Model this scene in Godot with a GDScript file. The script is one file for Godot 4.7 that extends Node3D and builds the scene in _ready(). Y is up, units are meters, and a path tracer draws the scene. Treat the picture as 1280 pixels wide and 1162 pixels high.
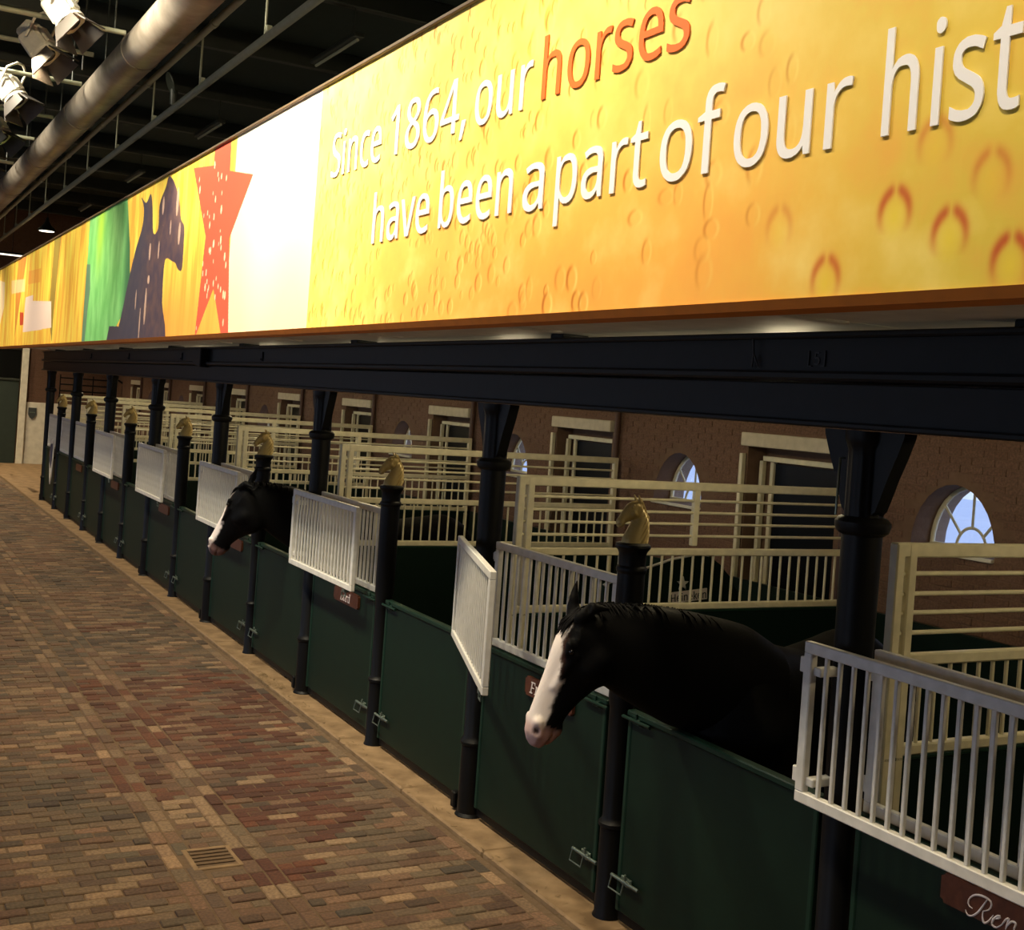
extends Node3D
# A stable aisle: a row of iron posts and columns with green half doors and white hatches,
# a long banner above, brick paving, two black horses. World: X into the stalls, Z along the row, Y up.

const Z0 := 5.9521
const S := 1.8201
const ORD := ["first", "second", "third", "fourth", "fifth", "sixth", "seventh", "eighth", "ninth", "tenth", "eleventh", "twelfth", "thirteenth", "fourteenth", "fifteenth", "sixteenth"]
const CAM_F := 1528.37
const CAM_YAW := 0.4993
const CAM_PITCH := -0.007
const CAM_ROLL := 0.0716
const CAM_DROP := -66.14
const CAM_AT := Vector3(-4.1222, 3.0, 0.0)

var M := {}
var rng := RandomNumberGenerator.new()
var noise := FastNoiseLite.new()
var cache := {}

func _ready() -> void:
	rng.seed = 11
	noise.seed = 5
	noise.frequency = 1.0
	set_camera()
	set_sky()
	set_lights()
	make_materials()
	build_room()
	build_floor()
	build_back_wall()
	build_far_wall()
	build_banner()
	build_beam()
	build_columns()
	build_posts()
	build_doors()
	build_hatches()
	build_partitions()
	build_stall_things()
	build_roof_things()
	build_horses()

# ------------------------------------------------------------------ camera, sky, light
func set_camera() -> void:
	var f := Vector3(sin(CAM_YAW), 0, -cos(CAM_YAW))
	var r := Vector3(cos(CAM_YAW), 0, sin(CAM_YAW))
	var u := Vector3.UP
	var f2 := f * cos(CAM_PITCH) + u * sin(CAM_PITCH)
	var u2 := u * cos(CAM_PITCH) - f * sin(CAM_PITCH)
	var r3 := r * cos(CAM_ROLL) + u2 * sin(CAM_ROLL)
	var u3 := u2 * cos(CAM_ROLL) - r * sin(CAM_ROLL)
	var cam := Camera3D.new()
	cam.name = "camera"
	cam.transform = Transform3D(Basis(r3, u3, -f2), CAM_AT)
	cam.near = 0.05
	cam.far = 200.0
	cam.projection = Camera3D.PROJECTION_FRUSTUM
	cam.size = 1162.0 / CAM_F * cam.near
	cam.frustum_offset = Vector2(0, CAM_DROP / CAM_F * cam.near)
	add_child(cam)
	cam.current = true

func set_sky() -> void:
	var e := Environment.new()
	e.tonemap_mode = Environment.TONE_MAPPER_LINEAR
	e.tonemap_exposure = 1.0
	var sky := Sky.new()
	var sm := ProceduralSkyMaterial.new()
	sm.sky_top_color = Color(0.70, 0.79, 1.0)
	sm.sky_horizon_color = Color(0.78, 0.86, 1.0)
	sm.ground_bottom_color = Color(0.5, 0.55, 0.62)
	sm.ground_horizon_color = Color(0.78, 0.86, 1.0)
	sky.sky_material = sm
	e.sky = sky
	e.background_mode = Environment.BG_SKY
	e.background_energy_multiplier = 2.8
	e.sdfgi_enabled = true
	e.ssao_enabled = true
	e.ssil_enabled = true
	var we := WorldEnvironment.new()
	we.name = "environment"
	we.environment = e
	add_child(we)

func spot(called: String, at: Vector3, to: Vector3, energy: float, angle: float, col: Color, size := 0.12, soft := 0.8) -> void:
	var l := SpotLight3D.new()
	l.name = called
	l.light_energy = energy
	l.light_color = col
	l.spot_angle = angle
	l.spot_angle_attenuation = soft
	l.spot_range = 60.0
	l.spot_attenuation = 2.0
	l.light_size = size
	l.shadow_enabled = true
	add_child(l, true)
	l.look_at_from_position(at, to, Vector3.UP if absf((to - at).normalized().y) < 0.98 else Vector3.RIGHT)

func area(called: String, at: Vector3, to: Vector3, energy: float, size: Vector2, col: Color) -> void:
	var l := AreaLight3D.new()
	l.name = called
	l.light_energy = energy
	l.light_color = col
	l.area_size = size
	l.area_range = 60.0
	l.shadow_enabled = true
	add_child(l, true)
	l.look_at_from_position(at, to, Vector3.UP if absf((to - at).normalized().y) < 0.98 else Vector3.RIGHT)

func set_lights() -> void:
	var warm := Color(1.0, 0.90, 0.73)
	# spots over the aisle, most of them out of view: they shine down past the banner on paving, door feet and horses
	for z in [-2.0, -5.4, -9.4, -13.6, -17.5, -21.5, -26.0, -31.0, -36.5, -39.0]:
		spot("aisle_spot", Vector3(-2.62, 6.2, z), Vector3(-2.3, 0, z + 0.1), (7.0 if z > -3.0 else 14.0) if z > -30.0 else 30.0, 66.0, warm, 0.14, 0.9)
	# one unseen long throw down the aisle, placed to brighten the lamp housings
	spot("aisle_spot", Vector3(-3.9, 7.25, -5.5), Vector3(-2.2, 5.2, -18.0), 22.0, 32.0, warm, 0.14, 1.0)
	# unseen floods, placed to light the banner from above
	var power := [4.0, 9.5, 44.0, 30.0, 13.0, 10.0, 9.0, 9.0]
	for k in 8:
		var z := -1.0 - 3.7 * k
		spot("unseen_banner_flood", Vector3(-3.2, 6.9, z), Vector3(-1.2, 5.1, z - 0.2), power[k], 52.0, Color(1.0, 0.96, 0.86), 0.2, 1.0)
	# unseen lamps behind the beam, placed to light the stall rails and soffit
	for k in 8:
		var l := OmniLight3D.new()
		l.name = "unseen_stall_lamp"
		l.light_energy = 1.25
		l.light_color = Color(1.0, 0.92, 0.74)
		l.light_size = 0.15
		l.omni_range = 60.0
		l.omni_attenuation = 2.0
		l.shadow_enabled = true
		l.position = Vector3(1.15, 3.36, -2.4 - 3.64 * k)
		add_child(l, true)
	# cool light from unseen openings across the aisle, placed to light hatches and soffit
	for k in 4:
		area("unseen_daylight", Vector3(-8.6, 2.3, -4.0 - 8.0 * k), Vector3(0, 2.2, -4.0 - 8.0 * k), 2.1, Vector2(3.4, 2.6), Color(0.91, 0.94, 1.0))

# ------------------------------------------------------------------ materials
func noise_tex(freq: float, seed_: int, as_normal := false, bump := 4.0, octaves := 4, ramp: Gradient = null, size := 256) -> NoiseTexture2D:
	var t := NoiseTexture2D.new()
	var n := FastNoiseLite.new()
	n.seed = seed_
	n.frequency = freq
	n.fractal_octaves = octaves
	t.noise = n
	t.width = size
	t.height = size
	t.seamless = true
	t.as_normal_map = as_normal
	t.bump_strength = bump
	if ramp:
		t.color_ramp = ramp
	return t

func ramp(a: Color, b: Color) -> Gradient:
	var g := Gradient.new()
	g.set_color(0, a)
	g.set_color(1, b)
	return g

func mat(called: String, col: Color, rough := 0.6, metal := 0.0) -> StandardMaterial3D:
	var m := StandardMaterial3D.new()
	m.resource_name = called
	m.albedo_color = col
	m.roughness = rough
	m.metallic = metal
	M[called] = m
	return m

func textured(m: StandardMaterial3D, tex: Texture2D, scale: float, normal: Texture2D = null, strength := 0.5) -> void:
	m.albedo_texture = tex
	m.uv1_triplanar = true
	m.uv1_world_triplanar = true
	m.uv1_scale = Vector3.ONE * scale
	if normal:
		m.normal_enabled = true
		m.normal_texture = normal
		m.normal_scale = strength

func make_materials() -> void:
	var grain := noise_tex(0.03, 3, false, 4, 5, ramp(Color(0.90, 0.90, 0.89), Color(1, 1, 1)))
	var dents := noise_tex(0.05, 8, true, 3.0)
	textured(mat("cream", Color(0.86, 0.83, 0.70), 0.42), grain, 1.1)
	textured(mat("white", Color(0.83, 0.82, 0.79), 0.38), grain, 1.3)
	textured(mat("black_iron", Color(0.043, 0.044, 0.040), 0.48), grain, 1.7, dents, 0.06)
	textured(mat("beam_paint", Color(0.098, 0.108, 0.118), 0.5), grain, 0.9)
	textured(mat("green_door", Color(0.05, 0.125, 0.082), 0.5), grain, 0.8)
	textured(mat("green_edge", Color(0.10, 0.19, 0.15), 0.35), grain, 0.8)
	textured(mat("green_dark", Color(0.055, 0.12, 0.095), 0.4), grain, 0.8)
	for q in ["green_door", "green_edge", "green_dark", "black_iron", "beam_paint"]:
		M[q].metallic_specular = 0.3
	mat("galvanised", Color(0.45, 0.5, 0.46), 0.38, 0.8)
	textured(mat("gold", Color(0.66, 0.57, 0.34), 0.5, 0.25), grain, 6.0)
	textured(mat("plaque", Color(0.36, 0.2, 0.12), 0.4), noise_tex(0.02, 17, false, 4, 4, ramp(Color(0.7, 0.62, 0.55), Color(1, 1, 1))), 3.0)
	mat("letter_pale", Color(0.86, 0.82, 0.8), 0.5)
	textured(mat("wall_mortar", Color(0.45, 0.345, 0.265), 0.9), grain, 0.9, dents, 0.4)
	textured(mat("kerb", Color(0.56, 0.46, 0.33), 0.8), noise_tex(0.02, 23, false, 4, 5, ramp(Color(0.72, 0.69, 0.64), Color(1, 1, 1))), 0.7, dents, 0.18)
	textured(mat("joint_sand", Color(0.38, 0.30, 0.21), 0.95), grain, 1.0, dents, 0.6)
	textured(mat("stall_bedding", Color(0.5, 0.42, 0.28), 0.95), grain, 1.2, dents, 0.8)
	textured(mat("soffit", Color(0.90, 0.88, 0.83), 0.6), grain, 0.5)
	textured(mat("roof", Color(0.14, 0.19, 0.16), 0.8), grain, 0.4)
	textured(mat("roof_steel", Color(0.16, 0.18, 0.15), 0.5), grain, 0.8)
	textured(mat("pipe_grey", Color(0.64, 0.65, 0.56), 0.5), grain, 1.0)
	textured(mat("duct", Color(0.66, 0.62, 0.57), 0.42, 0.25), noise_tex(0.012, 31, false, 4, 4, ramp(Color(0.6, 0.58, 0.55), Color(1, 1, 1))), 0.6, dents, 0.15)
	textured(mat("lamp_housing", Color(0.82, 0.80, 0.74), 0.4), grain, 2.0)
	mat("lamp_flap", Color(0.20, 0.18, 0.16), 0.5)
	mat("lens", Color(0.2, 0.2, 0.22), 0.1)
	textured(mat("lintel", Color(0.80, 0.76, 0.66), 0.7), grain, 1.0)
	mat("pit_shade", Color(0.02, 0.02, 0.018), 0.95)
	mat("downpipe_brown", Color(0.30, 0.20, 0.15), 0.6)
	mat("dark_glass", Color(0.015, 0.018, 0.018), 0.35).metallic_specular = 0.25
	mat("banner_frame", Color(0.40, 0.33, 0.26), 0.5)
	textured(mat("banner_hem", Color(0.85, 0.49, 0.10), 0.6), grain, 1.0)
	mat("banner_white", Color(0.95, 0.96, 1.0), 0.5)
	mat("banner_red", Color(0.94, 0.46, 0.23), 0.5)
	mat("wire", Color(0.2, 0.2, 0.2), 0.5, 0.6)
	textured(mat("plaster", Color(0.88, 0.86, 0.79), 0.8), grain, 0.5)
	mat("yard", Color(0.62, 0.64, 0.66), 0.9)
	mat("shield_grey", Color(0.22, 0.24, 0.24), 0.5)
	mat("shield_blue", Color(0.12, 0.17, 0.30), 0.4)
	var glass := mat("glass", Color(0.92, 0.95, 1.0, 0.08), 0.03)
	glass.transparency = BaseMaterial3D.TRANSPARENCY_ALPHA
	var b := mat("brick_tone", Color(1, 1, 1), 0.82)
	b.vertex_color_use_as_albedo = true
	textured(b, noise_tex(0.06, 41, false, 4, 4, ramp(Color(0.68, 0.66, 0.64), Color(1, 1, 1))), 2.3, dents, 0.5)
	var coat := mat("horse_coat", Color(1, 1, 1), 0.55)
	coat.metallic_specular = 0.16
	coat.vertex_color_use_as_albedo = true
	coat.normal_enabled = true
	coat.normal_texture = noise_tex(0.09, 51, true, 2.0)
	coat.normal_scale = 0.12
	coat.uv1_triplanar = true
	coat.uv1_scale = Vector3(3, 3, 3)
	mat("hair", Color(0.035, 0.03, 0.03), 0.7).metallic_specular = 0.2
	mat("eye", Color(0.03, 0.02, 0.015), 0.05)

# ------------------------------------------------------------------ mesh building
class MB:
	var st := SurfaceTool.new()
	var grp := 0
	func _init() -> void:
		st.begin(Mesh.PRIMITIVE_TRIANGLES)
	func flat() -> void:
		st.set_smooth_group(-1)
	func smooth() -> void:
		grp += 1
		st.set_smooth_group(grp)
	func tri(a: Vector3, b: Vector3, c: Vector3, hint: Vector3) -> void:
		var n := (a - c).cross(a - b)
		st.add_vertex(a)
		if n.dot(hint) >= 0.0:
			st.add_vertex(b)
			st.add_vertex(c)
		else:
			st.add_vertex(c)
			st.add_vertex(b)
	func quad(a: Vector3, b: Vector3, c: Vector3, d: Vector3, hint: Vector3) -> void:
		tri(a, b, c, hint)
		tri(a, c, d, hint)
	func box(c: Vector3, size: Vector3, ch := 0.0, basis := Basis()) -> MB:
		flat()
		var h := size * 0.5
		var k := minf(ch, minf(h.x, minf(h.y, h.z)) * 0.9)
		for ax in 3:
			var u := (ax + 1) % 3
			var v := (ax + 2) % 3
			for sg in [-1.0, 1.0]:
				var p: Array = []
				for q in [[-1.0, -1.0], [1.0, -1.0], [1.0, 1.0], [-1.0, 1.0]]:
					var w := Vector3.ZERO
					w[ax] = sg * h[ax]
					w[u] = q[0] * (h[u] - k)
					w[v] = q[1] * (h[v] - k)
					p.append(c + basis * w)
				var nn := Vector3.ZERO
				nn[ax] = sg
				quad(p[0], p[1], p[2], p[3], basis * nn)
		if k > 0.0:
			for ax in 3:
				var u := (ax + 1) % 3
				var v := (ax + 2) % 3
				for su in [-1.0, 1.0]:
					for sv in [-1.0, 1.0]:
						var p: Array = []
						for q in [[0, -1.0], [0, 1.0], [1, 1.0], [1, -1.0]]:
							var w := Vector3.ZERO
							w[ax] = q[1] * (h[ax] - k)
							w[u] = su * (h[u] - (k if q[0] == 1 else 0.0))
							w[v] = sv * (h[v] - (0.0 if q[0] == 1 else k))
							p.append(c + basis * w)
						var nn := Vector3.ZERO
						nn[u] = su
						nn[v] = sv
						quad(p[0], p[1], p[2], p[3], basis * nn)
			for sx in [-1.0, 1.0]:
				for sy in [-1.0, 1.0]:
					for sz in [-1.0, 1.0]:
						var s := Vector3(sx, sy, sz)
						var i := Vector3(h.x - k, h.y - k, h.z - k)
						var a := Vector3(h.x, i.y, i.z) * s
						var b := Vector3(i.x, h.y, i.z) * s
						var d := Vector3(i.x, i.y, h.z) * s
						tri(c + basis * a, c + basis * b, c + basis * d, basis * s)
		return self
	func rings(rs: Array, closed := true, caps := true, sharp := 0.6) -> MB:
		# rs: array of PackedVector3Array, each a loop of equal length
		var n: int = rs[0].size()
		var last := Vector3.ZERO
		for k in rs.size() - 1:
			var a: PackedVector3Array = rs[k]
			var b: PackedVector3Array = rs[k + 1]
			var ca := Vector3.ZERO
			for p in a:
				ca += p / n
			var cb := Vector3.ZERO
			for p in b:
				cb += p / n
			var mid := (ca + cb) * 0.5
			var nn := (b[0] - a[1 % n]).cross(a[0] - b[1 % n]).normalized()
			if nn.dot(a[0] + b[0] - mid * 2.0) < 0.0:
				nn = -nn
			if k == 0 or absf(nn.dot(last)) < cos(sharp):
				smooth()
			last = nn
			for i in (n if closed else n - 1):
				var j := (i + 1) % n
				var hint := (a[i] + a[j] + b[i] + b[j]) * 0.25 - mid
				var fn := (a[i] - b[j]).cross(a[j] - b[i])
				if absf(fn.normalized().dot(hint.normalized())) < 0.02:
					hint = (cb - ca) * (1.0 if _spread(a, ca) > _spread(b, cb) else -1.0)
				quad(a[i], a[j], b[j], b[i], hint)
		if caps:
			cap(rs[0], rs[1], true)
			cap(rs[rs.size() - 1], rs[rs.size() - 2], true)
		return self
	func _spread(a: PackedVector3Array, c: Vector3) -> float:
		return a[0].distance_to(c)
	func cap(r: PackedVector3Array, other: PackedVector3Array, _x := true) -> void:
		flat()
		var c := Vector3.ZERO
		var o := Vector3.ZERO
		for i in r.size():
			c += r[i] / r.size()
			o += other[i] / r.size()
		for i in r.size():
			tri(c, r[i], r[(i + 1) % r.size()], c - o)
	func lathe(profile: Array, seg := 20, at := Vector3.ZERO, caps := true, basis := Basis(), flutes := 0, depth := 0.0) -> MB:
		var rs: Array = []
		for p in profile:
			var ring := PackedVector3Array()
			for i in seg:
				var t := TAU * i / seg
				var r: float = p[0]
				if flutes > 0 and p.size() > 2:
					r -= depth * absf(sin(t * flutes * 0.5))
				ring.append(at + basis * Vector3(cos(t) * r, p[1], sin(t) * r))
			rs.append(ring)
		return rings(rs, true, caps)
	func tube(pts: Array, r, seg := 8, caps := true) -> MB:
		# r: a number or one per point
		var rs: Array = []
		var side := Vector3.ZERO
		for k in pts.size():
			var d: Vector3 = (pts[mini(k + 1, pts.size() - 1)] - pts[maxi(k - 1, 0)]).normalized()
			if side == Vector3.ZERO:
				side = d.cross(Vector3.UP if absf(d.y) < 0.9 else Vector3.RIGHT).normalized()
			side = (side - d * side.dot(d)).normalized()
			var up := side.cross(d)
			var rr: float = r[k] if r is Array else r
			var ring := PackedVector3Array()
			for i in seg:
				var t := TAU * i / seg
				ring.append(pts[k] + (side * cos(t) + up * sin(t)) * rr)
			rs.append(ring)
		return rings(rs, true, caps, 1.2)
	func prism(poly: PackedVector2Array, origin: Vector3, u: Vector3, v: Vector3, thick: float) -> MB:
		# polygon in the plane (u, v) at origin, extruded to both sides of it
		flat()
		var w := u.cross(v).normalized() * thick * 0.5
		var idx := Geometry2D.triangulate_polygon(poly)
		var P := func(i: int) -> Vector3: return origin + u * poly[i].x + v * poly[i].y
		for k in range(0, idx.size(), 3):
			var a: Vector3 = P.call(idx[k])
			var b: Vector3 = P.call(idx[k + 1])
			var c: Vector3 = P.call(idx[k + 2])
			tri(a + w, b + w, c + w, w)
			tri(a - w, b - w, c - w, -w)
		var clock := Geometry2D.is_polygon_clockwise(poly)
		for i in poly.size():
			var a: Vector3 = P.call(i)
			var b: Vector3 = P.call((i + 1) % poly.size())
			var out := (b - a).cross(w) * (-1.0 if clock else 1.0)
			quad(a + w, b + w, b - w, a - w, out)
		return self
	func done() -> ArrayMesh:
		st.generate_normals()
		st.index()
		return st.commit()

func mb() -> MB:
	return MB.new()

func part(called: String, mesh: Mesh, material: Material, parent: Node3D, at := Vector3.ZERO, label := "") -> MeshInstance3D:
	var o := MeshInstance3D.new()
	o.name = called
	o.mesh = mesh
	o.material_override = material
	o.position = at
	parent.add_child(o, true)
	if label:
		o.set_meta("label", label)
	return o

var taken := {}
func numbered(called: String) -> String:
	var n: int = taken.get(called, 0)
	taken[called] = n + 1
	return called if n == 0 else "%s_%03d" % [called, n]

func tag(o: Node3D, label: String, category: String, group := "") -> void:
	o.set_meta("label", label)
	o.set_meta("category", category)
	o.set_meta("kind", "thing")
	if group:
		o.set_meta("group", group)

func thing(called: String, label: String, category: String, at := Vector3.ZERO, group := "") -> Node3D:
	var o := Node3D.new()
	o.name = numbered(called)
	o.position = at
	add_child(o)
	tag(o, label, category, group)
	return o

func structure(called: String, at := Vector3.ZERO) -> Node3D:
	var o := Node3D.new()
	o.name = numbered(called)
	o.position = at
	add_child(o)
	o.set_meta("kind", "structure")
	return o

func zc(i: float) -> float:
	return -(Z0 + S * i)

func text_mesh(t: String, size: float, depth: float, serif := false, italic := false, weight := 400) -> TextMesh:
	var tm := TextMesh.new()
	var f := SystemFont.new()
	f.font_names = PackedStringArray(["Droid Serif" if serif else "Droid Sans"])
	f.font_italic = italic
	f.font_weight = weight
	tm.font = f
	tm.text = t
	tm.font_size = 64
	tm.pixel_size = size / 64.0
	tm.depth = depth
	tm.curve_step = 1.0
	return tm

func in_frame(p: Vector3) -> Vector3:
	# pixel (x, y) and depth in the photograph's frame: only to choose which bricks stand nearest
	var cam: Camera3D = get_node("camera")
	var q := cam.transform.affine_inverse() * p
	return Vector3(640.0 + CAM_F * q.x / -q.z, 581.0 + CAM_DROP - CAM_F * q.y / -q.z, -q.z)

# ------------------------------------------------------------------ the room
const WALL_X := 3.6
const FAR_Z := -41.0
func build_room() -> void:
	var o := structure("ceiling")
	part("roof_deck", mb().box(Vector3(-2.6, 8.1, -18.4), Vector3(13.6, 0.2, 46.4)).done(), M.roof, o)
	for k in 12:   # boards and rafters under the roof
		var z := -5.0 - 3.1 * k
		part("rafter", mb().box(Vector3(-2.6, 7.85, z), Vector3(13.2, 0.3, 0.14), 0.01).done(), M.roof_steel, o)
	o = structure("wall_left")
	# out of view; its openings stand behind the unseen cool lights
	part("masonry", mb().box(Vector3(-9.2, 5.9, -18.4), Vector3(0.3, 4.4, 46.4)).box(Vector3(-9.2, 0.45, -18.4), Vector3(0.3, 0.9, 46.4)).box(Vector3(-9.2, 2.3, 1.4), Vector3(0.3, 2.8, 7.4)).box(Vector3(-9.2, 2.3, -35.6), Vector3(0.3, 2.8, 11.8)).done(), M.wall_mortar, o)
	for k in 3:
		part("pier", mb().box(Vector3(-9.2, 2.3, -8.0 - 8.0 * k), Vector3(0.3, 2.8, 4.6)).done(), M.wall_mortar, o)
	o = structure("wall_near")
	part("masonry", mb().box(Vector3(-2.6, 4.0, 4.8), Vector3(13.4, 8.2, 0.3)).done(), M.wall_mortar, o)

func build_floor() -> void:
	var o := structure("floor")
	part("slab", mb().box(Vector3(-4.7, -0.0955, -18.4), Vector3(8.9, 0.177, 46.4)).done(), M.joint_sand, o)
	part("stall_bedding", mb().box(Vector3(1.85, -0.06, -18.4), Vector3(3.7, 0.16, 46.4)).done(), M.stall_bedding, o)
	part("far_slab", mb().box(Vector3(1.85, -0.05, -35.5), Vector3(3.7, 0.15, 11.0)).done(), M.kerb, o)
	var t := structure("trim_1")
	# the concrete strip along the feet of the posts, cast in lengths
	for k in 31:
		var zk := 1.0 - 1.35 * k
		part("kerb_length", mb().box(Vector3(-0.04, -0.03, zk - 0.672), Vector3(0.40, 0.11 + 0.004 * (k % 3), 1.338), 0.012).done(), M.kerb, t)
	# brick paving: palette of tones, each brick its own place, tone and height
	var pal: Array = [Color(0.43, 0.305, 0.215), Color(0.38, 0.265, 0.185), Color(0.46, 0.335, 0.24), Color(0.335, 0.25, 0.18), Color(0.45, 0.36, 0.265), Color(0.39, 0.315, 0.235), Color(0.52, 0.415, 0.31), Color(0.29, 0.225, 0.165), Color(0.42, 0.225, 0.115), Color(0.36, 0.185, 0.092), Color(0.56, 0.44, 0.325), Color(0.33, 0.285, 0.22)]
	for q in pal.size():   # weathered: greyed towards olive, the red ones less
		var lum: float = pal[q].r * 0.35 + pal[q].g * 0.5 + pal[q].b * 0.15
		pal[q] = (pal[q] as Color).lerp(Color(lum * 1.10, lum * 1.0, lum * 0.78), 0.08 if q in [8, 9] else 0.20) * (0.9 if q in [8, 9] else 1.02)
	var list: Array = []   # [place, turned, palette index, turn, half]
	var add := func(x: float, z: float, turned: bool, light: float, part_of := 1.0) -> void:
		var red := noise.get_noise_2d(x * 0.45 + 3.0, z * 0.30) * 0.8 + 0.35 * noise.get_noise_2d(x * 1.7, z * 1.4)
		red += 0.85 * exp(-pow((x + 1.15) / 0.85, 2.0)) * smoothstep(-7.4, -8.6, z) * smoothstep(-15.5, -12.0, z) - 0.16
		var gray := noise.get_noise_2d(x * 0.7 + 31.0, z * 0.5 + 9.0)
		var i: int
		var q := rng.randf()
		if q < 0.18:
			i = [0, 1, 2, 3, 4, 5, 6, 7, 10, 11, 5, 3][rng.randi() % 12]
		elif red > 0.26:
			i = [8, 9, 1, 0, 8, 9][rng.randi() % 6]
		elif gray > 0.08:
			i = [4, 5, 11, 5, 7, 3][rng.randi() % 6]
		else:
			i = [0, 2, 4, 5, 1, 6][rng.randi() % 6]
		if light > 0.0 and rng.randf() < light:
			i = [6, 10, 2, 4][rng.randi() % 4]
		list.append([Vector3(x, rng.randf_range(-0.006, 0.005), z), turned, i, rng.randf_range(-0.025, 0.025), part_of])
	var run := func(x0: float, x1: float, z: float, odd: bool) -> void:
		# one course of stretchers laid across, from x0 down to x1, half bricks closing the odd courses
		var x := x0
		if odd:
			add.call(x - 0.05, z, false, 0.0, 0.48)
			x -= 0.107
		while x - 0.205 > x1:
			add.call(x - 0.1025, z, false, 0.0)
			x -= 0.214
		if x - 0.04 > x1:
			add.call((x + x1) * 0.5, z, false, 0.0, (x - x1) / 0.206)
	var row := 0
	var z := -4.6
	while z > -40.8:
		run.call(-2.215, -7.6, z, row % 2 == 1)
		run.call(-1.775, -2.0, z, row % 2 == 1)
		run.call(-0.40, -1.56, z, row % 2 == 1)
		row += 1
		z -= 0.097
	z = -4.6
	while z > -40.8:      # along: the lines of the drain and the edge at the kerb
		for x in [-2.16, -2.06, -1.72, -1.62, -0.345]:
			add.call(x, z - rng.randf() * 0.01, true, 0.45)
		z -= 0.213
	var shown: Array = []
	var rest: Array = []
	var hole := Rect2(-2.10, -7.77, 0.36, 0.36)
	for b in list:
		if hole.has_point(Vector2(b[0].x, b[0].z)):
			continue
		var p := in_frame(b[0])
		if p.x > 0 and p.x < 1280 and p.y < 1165 and p.z < 12.0:
			shown.append([p.z, b])
		else:
			rest.append(b)
	shown.sort_custom(func(a, c): return a[0] < c[0])
	for k in shown.size():
		if k >= 300:
			rest.append(shown[k][1])
	shown = shown.slice(0, 300)
	var box_mesh := func(i: int) -> ArrayMesh:
		var b := mb()
		b.st.set_color(pal[i % 12].srgb_to_linear() * [1.0, 0.78, 1.2][i / 12])
		b.box(Vector3(0, -0.03, 0), Vector3(0.206, 0.06, 0.090), 0.006)
		return b.done()
	var tones: Array = []
	for i in 36:
		tones.append(box_mesh.call(i))
	for e in shown:
		var b: Array = e[1]
		var m := part("brick", tones[b[2] + 12 * (rng.randi() % 3)], M.brick_tone, o, b[0])
		m.transform = Transform3D(Basis(Vector3.UP, b[3] + (PI / 2 if b[1] else 0.0)) * Basis.from_scale(Vector3(b[4], 1, 1)), b[0])
	var mm := MultiMesh.new()
	mm.transform_format = MultiMesh.TRANSFORM_3D
	mm.use_colors = true
	var white := mb()
	white.st.set_color(Color.WHITE)
	white.box(Vector3(0, -0.03, 0), Vector3(0.206, 0.06, 0.090), 0.006)
	mm.mesh = white.done()
	mm.instance_count = rest.size()
	for k in rest.size():
		var b: Array = rest[k]
		mm.set_instance_transform(k, Transform3D(Basis(Vector3.UP, b[3] + (PI / 2 if b[1] else 0.0)) * Basis.from_scale(Vector3(b[4], 1, 1)), b[0]))
		mm.set_instance_color(k, pal[b[2]].srgb_to_linear() * rng.randf_range(0.72, 1.22))
	var mi := MultiMeshInstance3D.new()
	mi.name = "brick_paving"
	mi.multimesh = mm
	mi.material_override = M.brick_tone
	mi.set_meta("kind", "stuff")
	o.add_child(mi)
	# cast drain grate in the paving
	var g := thing("drain_grate", "small cast drain grate with five dark slots set between two lines of lengthwise paving bricks", "grate", Vector3(-1.91, -0.004, -7.59))
	part("pit_shade_sheet", mb().box(Vector3(0, -0.012, 0), Vector3(0.26, 0.004, 0.30)).done(), M.pit_shade, g)  # black sheet under the bars stands for the dark inside the drain
	var fr := mb()
	for s in [-1.0, 1.0]:
		fr.box(Vector3(s * 0.14, -0.02, 0), Vector3(0.035, 0.05, 0.35), 0.004)
		fr.box(Vector3(0, -0.02, s * 0.16), Vector3(0.25, 0.05, 0.035), 0.004)
	part("frame", fr.done(), M.kerb, g)
	var bar := mb().box(Vector3.ZERO, Vector3(0.25, 0.005, 0.020), 0.001).done()
	for k in 6:
		part("bar", bar, M.joint_sand, g, Vector3(0, 0.002, -0.1425 + 0.057 * k))

# ------------------------------------------------------------------ brick wall behind the stalls
const WIN_Z := -6.78
const DOOR_Z := -8.70
const BAY := 3.64
func arch(half: float, rise: float, n := 14) -> PackedVector2Array:
	var p := PackedVector2Array()
	for i in n + 1:
		var t := PI * i / n
		p.append(Vector2(cos(t) * half, sin(t) * rise))
	return p

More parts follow.
